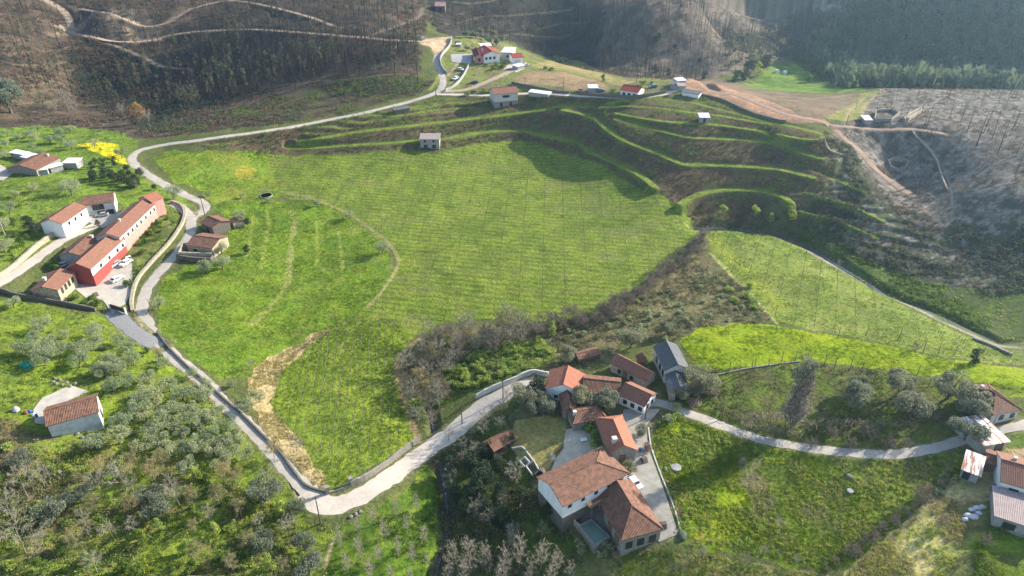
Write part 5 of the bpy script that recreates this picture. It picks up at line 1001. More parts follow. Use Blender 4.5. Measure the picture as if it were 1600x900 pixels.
house('link_house', 'low brown roofed house linking the orange gabled house to the white gabled one', 'house', (911,611), (967,617), w=6.8, h=3.0, rise=1.4, wall='dirtywhite', tile='old', wins=rowwin('f', [.2,.5,.8], .9, .9, 1))
house('white_gabled_house', 'white walled house with brown roof and gable facing the valley lane', 'house', (968,615), (1007,633), (1029,616), h=3.1, rise=1.5, wall='white', tile='brown', wins=rowwin('f', [.25,.55,.85], .8, .9, 1.1, 'dark') + rowwin('e', [.3,.7], 1.0, .8, 1.1, 'dark'))
house('brown_barn', 'pale walled barn with dark brown roof left of the grey roofed barn', 'barn', (955,565), (1010,594), (1029,585), h=2.9, rise=1.5, wall='palestone', tile='brown', wins=rowwin('f', [.25,.6], .6, .9, 1.1, 'dark') + [('f', .42, 0, 1.2, 2, 'door')])
house('chimney_tower', 'tiny pointed tile roof behind the pale walled barn', 'outbuilding', (1000,563), (1010,562), w=2.4, h=2.8, rise=1.6, wall='stone', tile='mottled', hipa=.9, hipb=.9)
house('grey_barn', 'tall barn with dark grey sheet roof beside the bright field', 'barn', (1023,541), (1040,577), (1073,570), h=4.6, rise=1.6, wall='dirtywhite', tile='grey', wins=rowwin('f', [.3,.6,.85], 1.6, 1.2, 1.6, 'dark') + [('e', .5, .8, 1.6, 2, 'door')])
house('grey_lean_to', 'lower grey roofed annexe in front of the tall grey barn', 'outbuilding', (1041,584), (1048,609), (1073,601), h=3.2, rise=.9, wall='palestone', tile='grey', wins=[('e', .5, 0, 1.4, 2.1, 'dark')])
house('ochre_wing', 'narrow worn tiled house running down from the orange gabled house behind olive trees', 'house', (875,611), (880,642), (901,645), h=2.6, rise=1.3, wall='stone', tile='mottled', wins=[('e', .5, 0, 1, 2, 'door')])
house('garden_pavilion', 'small open tiled pavilion at the left edge of the oval lawn', 'pavilion', (772,703), (807,683), w=3.6, h=2.4, rise=.8, wall='darkstone', tile='old', wins=rowwin('f', [.25,.6], .3, 1.6, 1.8, 'dark'))
house('hedge_shed', 'long low tiled shed half hidden in scrub above the linking house', 'shed', (905,560), (938,552), w=3, h=1.7, rise=.5, wall='darkstone', tile='mottled')
# --- left complex ---
house('stone_barn', 'lone barn with worn red tiled roof in the olive grove', 'barn', (73,664), (152,642), w=7.2, h=4.6, rise=1.5, wall='barnwall', tile='mottled', wins=[('e', .5, .2, 1.2, 2, 'dark')])
red, rl, rw = house('red_house', 'long red and white two storey house with dark red gable above the parked car', 'house', (193,372), (141,419), (106,416), h=6.0, rise=1.8, wall='white', tile='brown', lower=(3.3, 'red'), wins=rowwin('f', [.25,.5,.75,.92], 3.5, 1.3, 1.3) + rowwin('b', [.08,.22,.38,.6,.85], 3.5, 1.2, 1.4) + [('b', .15, 0, 2, 2.2, 'garage'), ('b', .5, 0, 2.2, 2.3, 'garage')])
for hx in ((rl, rl + .04), (-.04, 0)):
    x_ = hx[1] if hx[0] > 0 else hx[0]
    link('gable_wall', polymesh('gable_wall', [(x_, 0, 3.3), (x_, rw, 3.3), (x_, rw, 5.85), (x_, rw / 2, 7.6), (x_, 0, 5.85)], [(0, 1, 2, 3, 4)], [WM['red']]), red)
house('pink_terrace', 'long pink terraced wing with narrow brown roof behind the red gabled house', 'house', (241,318), (186,370), (163,358), h=6.0, rise=1.4, wall='dirtywhite', tile='brown', lower=(4.1, 'pink'), wins=rowwin('b', [.08,.2,.32,.44,.56,.7,.84,.95], 3.6, 1.1, 1.4) + rowwin('f', [.08,.2,.32,.44,.56,.7,.84,.95], 3.6, 1.1, 1.4) + rowwin('b', [.3,.6,.85], .4, 1.6, 2, 'garage'), chim=[(.35, .5, .6)])
house('terrace_end_house', 'small orange roofed end house at the top of the pink wing', 'house', (216,309), (233,302), (244,312), h=5.6, rise=1.3, wall='pink', tile='orange', wins=rowwin('e', [.3,.7], 3.4, 1, 1.3))
house('dark_roofed_wing', 'wing with dark brown roof and small orange chimney left of the red gabled house', 'house', (158,372), (128,399), (110,384), h=4.6, rise=1.3, wall='grey', tile='old', wins=rowwin('f', [.4,.8], 1, 1, 1.2), chim=[(.9, .3, .8, .35)])
house('white_annexe', 'white block house with brown roof on the stone retaining wall', 'house', (134,323), (96,349), (70,343), h=5.6, rise=1.5, wall='white', tile='brown', wins=rowwin('b', [.25,.5,.75], 3.6, .8, 1.0, 'dark') + rowwin('f', [.25,.5,.75], 3.6, .8, 1.0, 'dark'), sunk=1.2)
house('porch_house', 'reddish roofed house with dark porch between the white block and the pink wing', 'house', (130,321), (177,314), (190,298), h=4.8, rise=1.4, wall='dirtywhite', tile='mottled', wins=rowwin('f', [.35,.55], 2.4, 1.6, 1.8, 'dark') + rowwin('f', [.5,.8], -.2, 2.2, 2.0, 'dark') + rowwin('e', [.5], 3, .8, 1))
house('low_cottage', 'low cottage with dark brown roof and white chimney near the left edge', 'cottage', (76,426), (48,453), w=7.5, h=2.8, rise=1.2, wall='palestone', tile='brown', wins=rowwin('b', [.2,.4,.6,.8], .4, .9, 1.7, 'dark') + rowwin('f', [.2,.4,.6,.8], .4, .9, 1.7, 'dark'), chim=[(.6, .3, 1.0, .4)])
house('cottage_outhouse', 'tiny orange roofed outhouse in front of the low cottage', 'outhouse', (57,459), (70,456), w=2.2, h=1.8, rise=.5, wall='palestone', tile='orange')
house('meadow_farmhouse', 'brown roofed farmhouse among white sheds in the upper left meadow', 'farmhouse', (93,246), (56,265), (34,251), h=3.0, rise=1.6, wall='stone', tile='old', wins=rowwin('f', [.3,.7], .6, 1, 1.2, 'dark') + rowwin('e', [.5], .8, 1, 1), chim=[(.9, .3, .7)])
for i, (a, b_, w_, hh, lab) in enumerate([((35,241), (45,237), 6.5, 2.6, 'white flat shed left of the brown roofed meadow farmhouse'), ((45,247), (60,241), 4.0, 2.2, 'white flat shed touching the back of the meadow farmhouse'), ((97,254), (118,254), 4.6, 2.6, 'large white canopy right of the meadow farmhouse'), ((78,262), (97,257), 2.5, 2.4, 'long narrow white porch roof in front of the meadow farmhouse'), ((56,266), (73,264), 2.5, 2.2, 'dull white lean to roof at the near corner of the meadow farmhouse')]):
    house('white_shed', lab, 'shed', a, b_, w=w_, h=hh, rise=.25, roof='mono', wall='grey', tile='white', group='white sheds round the meadow farmhouse')
# ruin
house('ruined_house', 'tumbledown house with sagging red tiles beside the country road', 'ruin', (292,382), (331,387), (350,368), h=3.4, rise=1.2, wall='palestone', tile='mottled', wins=[('e', .5, .5, 1, 1.6, 'dark'), ('f', .3, 0, 1.2, 2, 'dark')])
house('ruin_barn', 'small tiled barn at the upper end of the ruin', 'ruin', (314,347), (332,355), (343,338), h=3.2, rise=1.1, wall='darkstone', tile='mottled', wins=[('f', .5, 0, 1.4, 2, 'dark')])
house('ruin_shed', 'tiny leaning stone shed right of the ruin', 'shed', (359,344), (364,348), (370,334), h=2.2, rise=.6, wall='palestone', tile='old')
# roofless enclosures: ring walls
def ringwall(name, label, cat, P_, h, t, m, close=True, part='wall', sunk=.8, top=None):
    Q = pixline(P_); n_ = len(Q); V = []; F = []
    cen = Q.mean(0); cum = []
    for i in range(n_):
        a = Q[i - 1] if (close or i > 0) else Q[i]; b_ = Q[(i + 1) % n_] if (close or i < n_ - 1) else Q[i]
        d = b_ - a; d /= np.linalg.norm(d) + 1e-9; nn = np.array([-d[1], d[0]]) * t / 2; z = float(zt(*Q[i])); hh = h * (1 + .25 * (vnoise(np.array([i * 3.1]), np.array([len(P_) * 1.]), 2., 5)[0] - .5))
        for s in (1, -1): V += [(*(Q[i] + nn * s), z - sunk), (*(Q[i] + nn * s), z + hh)]
    rng_ = range(n_) if close else range(n_ - 1)
    for i in rng_:
        a, b_ = 4 * i, 4 * ((i + 1) % n_); F += [(a, b_, b_ + 1, a + 1), (a + 2, a + 3, b_ + 3, b_ + 2), (a + 1, b_ + 1, b_ + 3, a + 3)]
    if not close: F += [(0, 1, 3, 2), (4 * n_ - 4, 4 * n_ - 2, 4 * n_ - 1, 4 * n_ - 3)]
    o = link(name, polymesh(name, V, F, [m]), label=label, cat=cat); return o
def densify(P_, k=5): return [tuple(p) for p in smooth_line(np.array(P_, float), k)]
ringwall('ruin_walls', 'roofless overgrown stone shell at the near end of the ruin', 'ruin', [(288,390),(330,392),(333,405),(282,404)], 2.6, .6, WM['palestone'])
ringwall('ruin_base_wall', 'dark stone base wall below the roofless shell', 'wall', [(277,405),(300,409),(330,410),(336,400)], 1.8, .6, WM['darkstone'], close=False)
ringwall('round_ruin', 'round roofless stone pen on the dark burnt slope', 'ruin', [(1387,255),(1396,251),(1410,252),(1419,257),(1412,265),(1402,268),(1391,264)], 1.5, .6, WM['stone'])
ringwall('stone_pen', 'long roofless stone building right of the burnt hill track', 'ruin', [(1411,192),(1418,190),(1439,177),(1437,174),(1418,184)], 2.0, .6, WM['palestone'])
ringwall('stone_enclosure', 'square roofless stone enclosure beside the white field shelter', 'ruin', [(1366,190),(1368,176),(1392,175),(1404,180),(1392,190)], 1.6, .5, WM['stone'])
house('field_shelter', 'small pale roofed shelter beside the stone enclosure', 'shelter', (1352,187), (1363,187), w=4.5, h=2.2, rise=.6, roof='mono', wall='grey', tile='white')
house('field_hut', 'grey two storey stone hut at the top edge of the vineyard', 'hut', (656,217), (686,217), w=5.5, h=4.4, rise=.7, roof='mono', wall='grey', tile='pinkgrey', wins=rowwin('f', [.28,.72], .1, 1.5, 1.5, 'dark') + rowwin('f', [.25,.7], 2.9, .8, .8, 'dark'))
house('terrace_hut', 'small hut with bright white roof standing on the terraces', 'hut', (1094,183), (1109,183), w=3.8, h=2.6, rise=.7, roof='mono', wall='grey', tile='white', wins=[('f', .5, .2, .9, 1.8, 'dark')])
# ridge village
house('ridge_stone_house', 'tall grey brown roofed stone house below the ridge road', 'house', (772,147), (809,144), w=8.5, h=6.5, rise=1.8, wall='dirtywhite', tile='brown', lower=(2.6, 'stone'), wins=rowwin('f', [.5], 4.4, 3, 1, 'dark') + rowwin('f', [.3,.7], .3, 1, 1.6, 'dark'), chim=[(.35, .8, .9)])
house('white_village_house', 'white gabled village house with red roof in the middle of the ridge cluster', 'house', (744,76), (756,85), (788,88), h=4.5, rise=1.6, wall='white', tile='red', wins=rowwin('e', [.15,.4,.65], 1.6, 1.1, 1.2, 'dark'), chim=[(.6, .1, 1.2)])
house('maroon_village_house', 'dark maroon roofed house left of the white village house', 'house', (738,78), (742,88), (756,89), h=3.2, rise=1.4, wall='pink', tile='darkred', wins=rowwin('e', [.5], .4, 1.2, 1.6, 'dark'))
house('white_roofed_workshop', 'grey workshop with broad white roof behind the white village house', 'workshop', (783,81), (800,82), w=9, h=4.6, rise=.9, roof='mono', wall='grey', tile='white', wins=rowwin('f', [.6], 1.6, 1.8, 1.4))
house('back_white_shed', 'small white roofed shed at the back of the ridge cluster', 'shed', (752,72), (768,71), w=5, h=3, rise=.6, roof='mono', wall='white', tile='white')
house('red_garage', 'white garage with bright red roof at the right end of the ridge cluster', 'garage', (801,90), (817,89), w=7.5, h=3.8, rise=1.3, wall='white', tile='red', wins=[('f', .5, 0, 3, 2.4, 'garage')])
house('car_port', 'low white canopy beside the red roofed garage', 'canopy', (809,104), (820,101), w=4, h=2.2, rise=.3, roof='mono', wall='grey', tile='white')
house('red_ridge_house', 'white bungalow with bright red roof at the right end of the ridge road', 'bungalow', (970,140), (997,144), (1009,138), h=3.1, rise=1.5, wall='white', tile='red', wins=rowwin('f', [.2,.5,.8], .8, 1.2, 1.2, 'dark'))
house('village_far_house', 'distant house with pale pink roof at the top edge of the view', 'house', (680,9), (695,9), w=8, h=4, rise=2.0, wall='darkstone', tile='salmon', wins=[('f', .5, 1, 1, 1.4, 'dark')])
house('green_house', 'long low green white shed above the dirt spur', 'shed', (1066,143), (1092,147), w=4, h=2.0, rise=.4, roof='mono', wall='white', tile='grey')
house('white_ridge_shed', 'small white roofed shed on the ridge road beside the parked blue car', 'shed', (920,137), (934,137), w=4.5, h=2.4, rise=.3, roof='mono', wall='grey', tile='white')
house('glass_house', 'long low white tunnel shed right of the tall ridge stone house', 'shed', (826,143), (857,147), w=3.5, h=2.2, rise=.3, roof='mono', wall='grey', tile='white')
for i, (a, b_, lab, t_) in enumerate([((1048,131),(1058,132),'junk filled grey shed at the left of the ridge yard','grey'), ((1059,126),(1072,125),'raised grey shed at the back of the ridge yard','white'), ((1060,134),(1072,134),'small pale shed at the front of the ridge yard','pinkgrey')]):
    house('yard_shed', lab, 'shed', a, b_, w=4, h=2.4, rise=.3, roof='mono', wall='grey', tile=t_, group='sheds of the ridge yard')
house('garden_cage', 'small square green framed cage in the ridge gardens', 'cage', (713,69), (720,69), w=3, h=1.6, rise=.1, roof='mono', wall='grey', tile='white')
# lower right
house('hipped_cottage', 'cottage with hipped reddish brown roof at the bend of the valley lane', 'cottage', (1552,646), (1594,638), w=9.5, h=3.2, rise=2.3, wall='dirtywhite', tile='old', hipa=4.4, hipb=4.4, wins=rowwin('f', [.4,.8], .8, 1, 1.2, 'dark'), chim=[(.35, .72, 1.0, .3)])
house('cottage_annexe', 'pale roofed annexe behind the hipped cottage', 'annexe', (1524,601), (1545,606), w=-5.5, h=2.6, rise=.6, roof='mono', wall='grey', tile='pinkgrey')
def rustmat():
    m, n, l, b = mat('rust_streaked_sheets'); tc = n.new('ShaderNodeTexCoord'); mp = n.new('ShaderNodeMapping'); mp.inputs['Scale'].default_value = (1.1, .12, 1); l.new(tc.outputs['UV'], mp.inputs[0])
    s = noise(n, l, 1.2, 4, .6, mp.outputs[0]); c = ramp(n, l, s, [(.38, (.24, .08, .04)), (.47, (.35, .16, .1)), (.52, (.72, .74, .76)), (.7, (.8, .81, .82))]); l.new(c, b.inputs['Base Color']); b.inputs['Roughness'].default_value = .5; return m
TILE['rust'] = rustmat()
house('rusty_shed', 'upper rust streaked metal roofed shed beside the valley lane', 'shed', (1538,694), (1576,688), w=8, h=2.8, rise=.5, roof='mono', wall='grey', tile='rust', wins=[('f', .7, 0, 2, 2, 'dark')])
house('rusty_lower_shed', 'lower rust streaked metal roofed shed below the first rusty one', 'shed', (1505,732), (1531,742), w=6, h=2.6, rise=.5, roof='mono', wall='grey', tile='rust', wins=[('f', .3, .2, 1.2, 1.8, 'dark')])
house('tiled_hen_house', 'narrow tiled hen house between the two rusty sheds', 'shed', (1542,721), (1557,726), (1562,708), h=2.2, rise=.6, wall='brick', tile='old')
house('edge_house', 'white house with brown roof cut by the right edge', 'house', (1566,751), (1640,772), w=9.5, h=3.6, rise=1.8, wall='white', tile='brown', wins=rowwin('f', [.3], 1.2, 1.8, 1.2), chim=[(.3, .7, .7)])
house('flat_roofed_store', 'flat grey concrete roofed store at the lower right edge', 'store', (1556,805), (1640,832), w=8.5, h=2.8, rise=.1, roof='flat', wall='grey', tile='pinkgrey', wins=[('f', .3, .4, 2, 1.4, 'dark')])
house('bottom_hut', 'dark red roofed hut cut by the bottom edge of the grove', 'hut', (270,936), (332,936), w=5, h=2.0, rise=1.2, wall='darkstone', tile='old')
house('pale_roadside_wall_house', 'small dark shelter under the ridge road left of the field hut', 'shelter', (617,172), (640,168), w=3, h=2.2, rise=.2, roof='mono', wall='darkstone', tile='grey')

# --- walls ---
def stonewall(label, L, h, t, m, name='stone_wall', k=4, group=None): return ringwall(name, label, 'wall', densify(L, k), h, t, m, close=False)
stonewall('dark stone wall along the field side of the country road', [(246,520),(262,542),(290,570),(320,596),(348,622),(380,650),(410,680),(435,704),(460,738),(480,760),(512,770)], .5, .45, WM['darkstone'])
stonewall('granite wall along the concrete lane right of the road corner', [(548,758),(570,748),(600,728),(630,706),(654,690)], 1.5, .5, WM['stone'])
stonewall('low grey wall between the corner gate posts', [(512,771),(530,765),(548,758)], .5, .4, WM['stone'])
stonewall('white rendered wall beside the lane below the orange gabled house', [(744,626),(770,612),(800,599),(830,587),(857,588)], 1.6, .4, WM['dirtywhite'])
stonewall('sunlit pale retaining wall between the red house garden and the road', [(208,488),(206,470),(214,440),(236,412),(262,384),(281,358),(289,335),(283,322),(268,316)], .9, .9, WM['palestone'])
stonewall('long pale stone retaining wall beside the farm lane at the left edge', [(-20,442),(0,432),(25,414),(50,392),(72,376),(92,364),(100,360)], 1.5, .8, WM['palestone'])
stonewall('dark garden wall below the low cottage', [(0,455),(30,465),(75,472),(115,480),(150,486)], 1.4, .4, WM['darkstone'])
stonewall('dark hedge wall bordering the ridge plough field', [(800,131),(830,137),(860,142),(890,145)], 1.2, .8, WM['darkstone'])
stonewall('grey stone wall along the back of the bright field posts', [(1122,586),(1160,578),(1210,570),(1250,565)], .35, .3, WM['stone'])
stonewall('dark wall below the ridge road houses', [(905,146),(940,151),(980,155),(1010,152),(1040,146)], 1.6, .6, WM['darkstone'])
stonewall('long grey retaining wall beside the hairpin road', [(706,62),(703,72),(692,86),(688,96),(691,108),(698,116)], 1.5, .5, WM['grey'])
stonewall('pale sloping wall between the hairpin and the village yard', [(696,143),(712,134),(724,120),(732,104)], 1.4, .5, WM['grey'])
stonewall('dark edge wall of the dirt spur', [(1092,148),(1130,158),(1170,176),(1210,188),(1228,191)], 1.0, .8, WM['darkstone'])
stonewall('dark stone channel bank at the lower end of the eastern stream', [(1520,530),(1550,542),(1580,556)], .8, .7, WM['stone'])
stonewall('curved white wall around the stone basins by the lawn', [(800,702),(815,700),(825,710),(838,728)], .5, .25, WM['dirtywhite'])
stonewall('burnt hill field wall running down from the stone pen', [(1424,206),(1450,232),(1464,252),(1470,272),(1480,296)], .5, .6, WM['palestone'])
stonewall('low pale rubble wall at the end of the terraces', [(1288,218),(1296,236),(1320,244),(1345,250)], .6, .6, WM['palestone'])
stonewall('farm court wall beside the water tank', [(885,806),(895,818),(905,829)], 1.6, .3, WM['palestone'])
stonewall('low kerb wall along the far side of the farm yard', [(1013,668),(1018,700),(1032,740),(1052,790),(1064,830)], .12, .3, WM['dirtywhite'])
def post(L, h, r, m, name, labels, cat, group=None):
    me = None
    for (px, py), lab in zip(L, labels):
        x, y, z = at1(px, py)
        if me is None: me = mesh_np(name, *tube([(0, 0, -.4), (0, 0, h * .5), (0, 0, h)], [r, r * .93, r * .85], 6), [m])
        link(name, me, None, (x, y, z), rng.uniform(0, 3), lab, cat, group)
for (px, py), lab in [((512,771), 'square stone gate post at the tip of the road corner'), ((549,757), 'square stone gate post at the start of the granite wall')]:
    x, y, z = at1(px, py); link('gate_post', boxes('gate_post', [(-.4, .4, -.4, .4, -.5, 2.0), (-.5, .5, -.5, .5, 2.0, 2.2)], WM['stone']), None, (x, y, z), .4, lab, 'gate post')
# water tank of green water
Q = pixline([(924,813), (953,845), (928,866), (903,829)]); zg = float(zt(*Q.mean(0))) + 1.2; c0 = Q.mean(0)
root = link('water_tank', None, None, (c0[0], c0[1], zg), 0, 'stone water tank full of green water below the farmhouse', 'water tank')
V = []; F = []
for i in range(4):
    d = (Q[i] - c0); dd = d / np.linalg.norm(d); V += [(*d, -3), (*d, .35), (*(d - dd * .45), .35), (*(d - dd * .45), -.6)]
for i in range(4):
    a, b_ = 4 * i, 4 * ((i + 1) % 4)
    for k in range(3): F.append((a + k, b_ + k, b_ + k + 1, a + k + 1))
link('rim', polymesh('tank_rim', V, F, [WM['stone']]), root)
gw, n, l, b = mat('green_tank_water'); b.inputs['Base Color'].default_value = (.10, .17, .125, 1); b.inputs['Roughness'].default_value = .25; b.inputs['Specular IOR Level'].default_value = .35
link('water', polymesh('tank_water', [(*((q - c0) * .95), .22) for q in Q], [(0, 1, 2, 3)], [gw]), root)
for L, lab in [([(822,730),(834,722),(843,737),(832,744)], 'square stone basin beside the oval lawn'), ([(812,722),(820,716),(828,724),(820,731)], 'smaller stone basin beside the oval lawn')]:
    ringwall('stone_basin', lab, 'basin', L, .6, .3, WM['dirtywhite'])
x, y, z = at1(416, 306)
pd = link('pond', None, None, (x, y, z), 0, 'small round grey tank among bare trees in the left field', 'tank')
link('rim', mesh_np('pond_rim', *tube([(0, 0, -.5), (0, 0, .35), (0, 0, .35), (0, 0, .1)], [2.4, 2.4, 2.15, 2.15], 24), [WM['grey']]), pd)
a = np.linspace(0, 6.283, 25)[:-1]; link('water', polymesh('pond_water', [(2.2 * math.cos(t), 2.2 * math.sin(t), .22) for t in a], [tuple(range(24))], [simple('grey_pond_water', (.25,.27,.3), (.2,.22,.25), .5, rough=.2)]), pd)

# ================= vehicles =================
TYRE = simple('tyre_rubber', (.02,.02,.02), (.015,.015,.015), 3); HUB = simple('wheel_hub', (.4,.4,.4), (.3,.3,.3), 3, rough=.4, spec=.5)
def paint(nm, c):
    m, n, l, b = mat(nm); b.inputs['Base Color'].default_value = (*c, 1); b.inputs['Roughness'].default_value = .3; b.inputs['Specular IOR Level'].default_value = .5; b.inputs['Coat Weight'].default_value = .4; return m
def car(px, py, head, col, label, van=False, group='parked cars', name='parked_car'):
    x, y, z = at1(px, py); L, W_, H_ = (4.3, 1.75, 1.45) if not van else (4.9, 1.9, 2.1); root = link(name, None, None, (x, y, z + .06), head, label, 'van' if van else 'car', group)
    prof = [(0,.35),(0,.75),(.05,.88),(.26,.95),(.40,1.40),(.48,1.45),(.80,1.42),(.93,.98),(1,.9),(1,.35)] if not van else [(0,.35),(0,.9),(.06,1.1),(.17,1.2),(.27,2.0),(.33,2.08),(.98,2.05),(1,1.9),(1,.35)]
    V = []; F = []; k = len(prof)
    for s, ins in ((-1, 0), (-1, .1), (1, .1), (1, 0)):
        pass
    for s in (-1, 1):
        for (u, zz) in prof:
            t = max(0, (zz - .9)) * .22; V.append(((u - .5) * L, s * (W_ / 2 - t), zz))
    F.append(tuple(range(k))[::-1]); F.append(tuple(range(k, 2 * k)))
    for i in range(k): F.append((i, (i + 1) % k, k + (i + 1) % k, k + i))
    me = polymesh('car_body', V, F, [col]); link('body', me, root)
    # windows just proud of the body
    def q(P_): return [np.array(p, float) for p in P_]
    gl = []
    if not van: i0, i1, i2, i3 = 3, 4, 6, 7
    else: i0, i1, i2, i3 = 3, 4, 6, 7
    def pr(i, s, f=0.0): u, zz = prof[i]; t = max(0, zz - .9) * .22; return np.array([(u - .5) * L, s * (W_ / 2 - t + f), zz])
    V = []; F = []
    def quad(a, b_, c, d):
        o = len(V); V.extend([a, b_, c, d]); F.append((o, o + 1, o + 2, o + 3))
    a, b_, c, d = pr(i0, -1), pr(i0, 1), pr(i1, 1), pr(i1, -1); nn = np.array([-.7, 0, .7]) * .012
    quad(a * [1, .88, 1] + nn, b_ * [1, .88, 1] + nn, c * [1, .9, 1] + nn + [-.03, 0, -.04], d * [1, .9, 1] + nn + [-.03, 0, -.04])
    if not van:
        a, b_, c, d = pr(i3, 1), pr(i3, -1), pr(i2, -1), pr(i2, 1); nn = np.array([.7, 0, .7]) * .012; quad(a * [1, .88, 1] + nn, b_ * [1, .88, 1] + nn, c * [1, .9, 1] + nn, d * [1, .9, 1] + nn)
    for s in (-1, 1):
        if not van: P_ = [(.30, .98), (.42, 1.36), (.78, 1.36), (.88, 1.0)]
        else: P_ = [(.20, 1.25), (.28, 1.85), (.42, 1.85), (.42, 1.25)]
        o = len(V)
        for (u, zz) in P_: V.append(np.array([(u - .5) * L, s * (W_ / 2 - max(0, zz - .9) * .22 + .012), zz]))
        F.append((o, o + 1, o + 2, o + 3))
    link('window', polymesh('car_glass', V, F, [GLASS]), root)
    for u in (-.32, .30):
        for s in (-1, 1):
            v, f = tube([(u * L, s * W_ / 2 - s * .2, .32), (u * L, s * W_ / 2 + s * .01, .32)], [.32, .32], 14)
            o = len(v); v = np.vstack([v, [[u * L, s * W_ / 2 + s * .01, .32]]]); ft = [tuple(r) for r in f] + [(14 + i, 14 + (i + 1) % 14, o) for i in range(14)]
            w_ = link('wheel', polymesh('tyre', v, ft, [TYRE]), root)
            v, f = tube([(u * L, s * W_ / 2 + s * .005, .32), (u * L, s * W_ / 2 + s * .03, .32)], [.18, .16], 10); v = np.vstack([v, [[u * L, s * W_ / 2 + s * .03, .32]]])
            link('hub', polymesh('hub', v, [tuple(r) for r in f] + [(10 + i, 10 + (i + 1) % 10, 20) for i in range(10)], [HUB]), w_)
    LH = paint_lamp
    for s in (-1, 1): link('headlight', boxes('headlight', [(-.5 * L - .012, -.5 * L + .05, s * W_ * .36 - .14, s * W_ * .36 + .14, .62, .76)], LH), root)
    for s in (-1, 1): link('tail_light', boxes('tail_light', [(.5 * L - .05, .5 * L + .012, s * W_ * .38 - .1, s * W_ * .38 + .1, .65, .85)], paint_tail), root)
    return root
paint_lamp = paint('lamp_glass', (.7,.7,.68)); paint_tail = paint('tail_lamp', (.3,.01,.01))
PW = paint('white_car_paint', (.75,.76,.77)); PS = paint('silver_car_paint', (.45,.46,.48)); PB = paint('blue_car_paint', (.06,.1,.2)); PK = paint('black_car_paint', (.03,.03,.035)); PR = paint('red_car_paint', (.35,.04,.04))
car(991,757, R(118), PW, 'white car parked in the farm yard beside the hipped wing')
car(184,438, R(245), PW, 'white car parked in front of the red house garages')
car(197,413, R(75), PW, 'small white car close under the pink wing wall'); car(180,415, R(75), PS, 'silver car in the corner by the red gabled house', )
car(98,417, R(50), PS, 'silver car parked behind the red gabled house'); car(160,338, R(20), PS, 'silver car in the yard of the porch house')
car(712,124, R(60), PW, 'white car on the grass beside the hairpin road'); car(742,94, R(270), PW, 'white van in front of the maroon village house', van=True)
car(741,130, R(0), PK, 'dark pickup on the dirt track below the ridge gardens'); car(820,103, R(5), PW, 'white car under the canopy by the red garage')
car(938,143, R(185), PB, 'dark blue car on the ridge road beside the white shed'); car(719,110, R(150), PS, 'silver car parked above the hairpin on the grass'); car(660,62, R(30), PS, 'silver car on the sandy turning place'); car(907,143, R(90), PR, 'red tractor like small car on the ridge road left of the white shed')
car(1020,137, R(20), PB, 'blue green car behind the red roofed bungalow')

# ================= utility poles with wires =================
WOODP = simple('creosoted_pole', (.13,.10,.075), (.08,.06,.045), 4); CONC = simple('concrete_pole', (.4,.38,.34), (.3,.28,.26), 4)
def pole(px, py, h, m, label, arm=True, group='utility poles'):
    x, y, z = at1(px, py); r = link('utility_pole', None, None, (x, y, z), rng.uniform(0, 1), label, 'utility pole', group)
    link('pole', mesh_np('pole', *tube([(0, 0, -.6), (0, 0, h * .5), (0, 0, h)], [.15, .13, .1], 8), [m]), r)
    if arm: link('crossarm', boxes('crossarm', [(-.7, .7, -.05, .05, h - .45, h - .33)], m), r); 
    for s in (-.6, 0, .6): link('insulator', mesh_np('insulator', *tube([(s, 0, h - .34), (s, 0, h - .18)], [.04, .03], 6), [CONC]), r)
    return (x, y, z + h - .2)
PT = {}
for k, (px, py, h, m, lab) in {'a': (501,818,8,WOODP,'wooden utility pole at the outer side of the road corner'), 'b': (722,662,6,WOODP,'short dark pole beside the concrete lane'), 'c': (1008,655,6,WOODP,'wooden pole beside the farm lane under the white gabled house'), 'd': (1382,704,5,WOODP,'concrete pole on the lane below the big olives'), 'e': (1550,668,8,CONC,'concrete pole in front of the hipped cottage'),
  'f': (320,336,8,WOODP,'wooden pole where the roads meet above the ruin'), 'g': (10,372,7,CONC,'pale lamp pole at the left edge'), 'h': (1127,655,4,WOODP,'pale post at the left end of the valley lane'), 'i': (1322,197,5,WOODP,'dark pole at the head of the red dirt track'), 'j': (820,143,7,WOODP,'pole beside the ridge stone house'), 'k': (880,144,7,WOODP,'pole at the corner of the ridge plough field'), 'l': (681,150,6,WOODP,'pole at the hairpin junction'), 'm': (994,130,7,WOODP,'pole behind the red roofed bungalow'), 'n': (786,622,6,WOODP,'thin pole beside the lane wall')}.items():
    PT[k] = pole(px, py, h, m, lab)
def wire(a, b_, sag, name='overhead_wire', lab='thin sagging cable between two poles'):
    a = np.array(a); b_ = np.array(b_); P_ = [a + (b_ - a) * t - np.array([0, 0, sag * 4 * t * (1 - t)]) for t in np.linspace(0, 1, 14)]; link(name, mesh_np(name, *tube(P_, [.018] * 14, 4), [CHAR]), label=lab, cat='cable')
wire(PT['a'], PT['b'], 1.5, lab='cable from the road corner pole to the lane pole'); wire(PT['d'], PT['e'], 1.2, lab='cable along the valley lane to the hipped cottage'); wire(PT['j'], PT['k'], .8, lab='cable along the ridge above the plough field')
wire(PT['c'], PT['n'], 1.0, lab='cable from the farm lane pole to the thin lane pole')

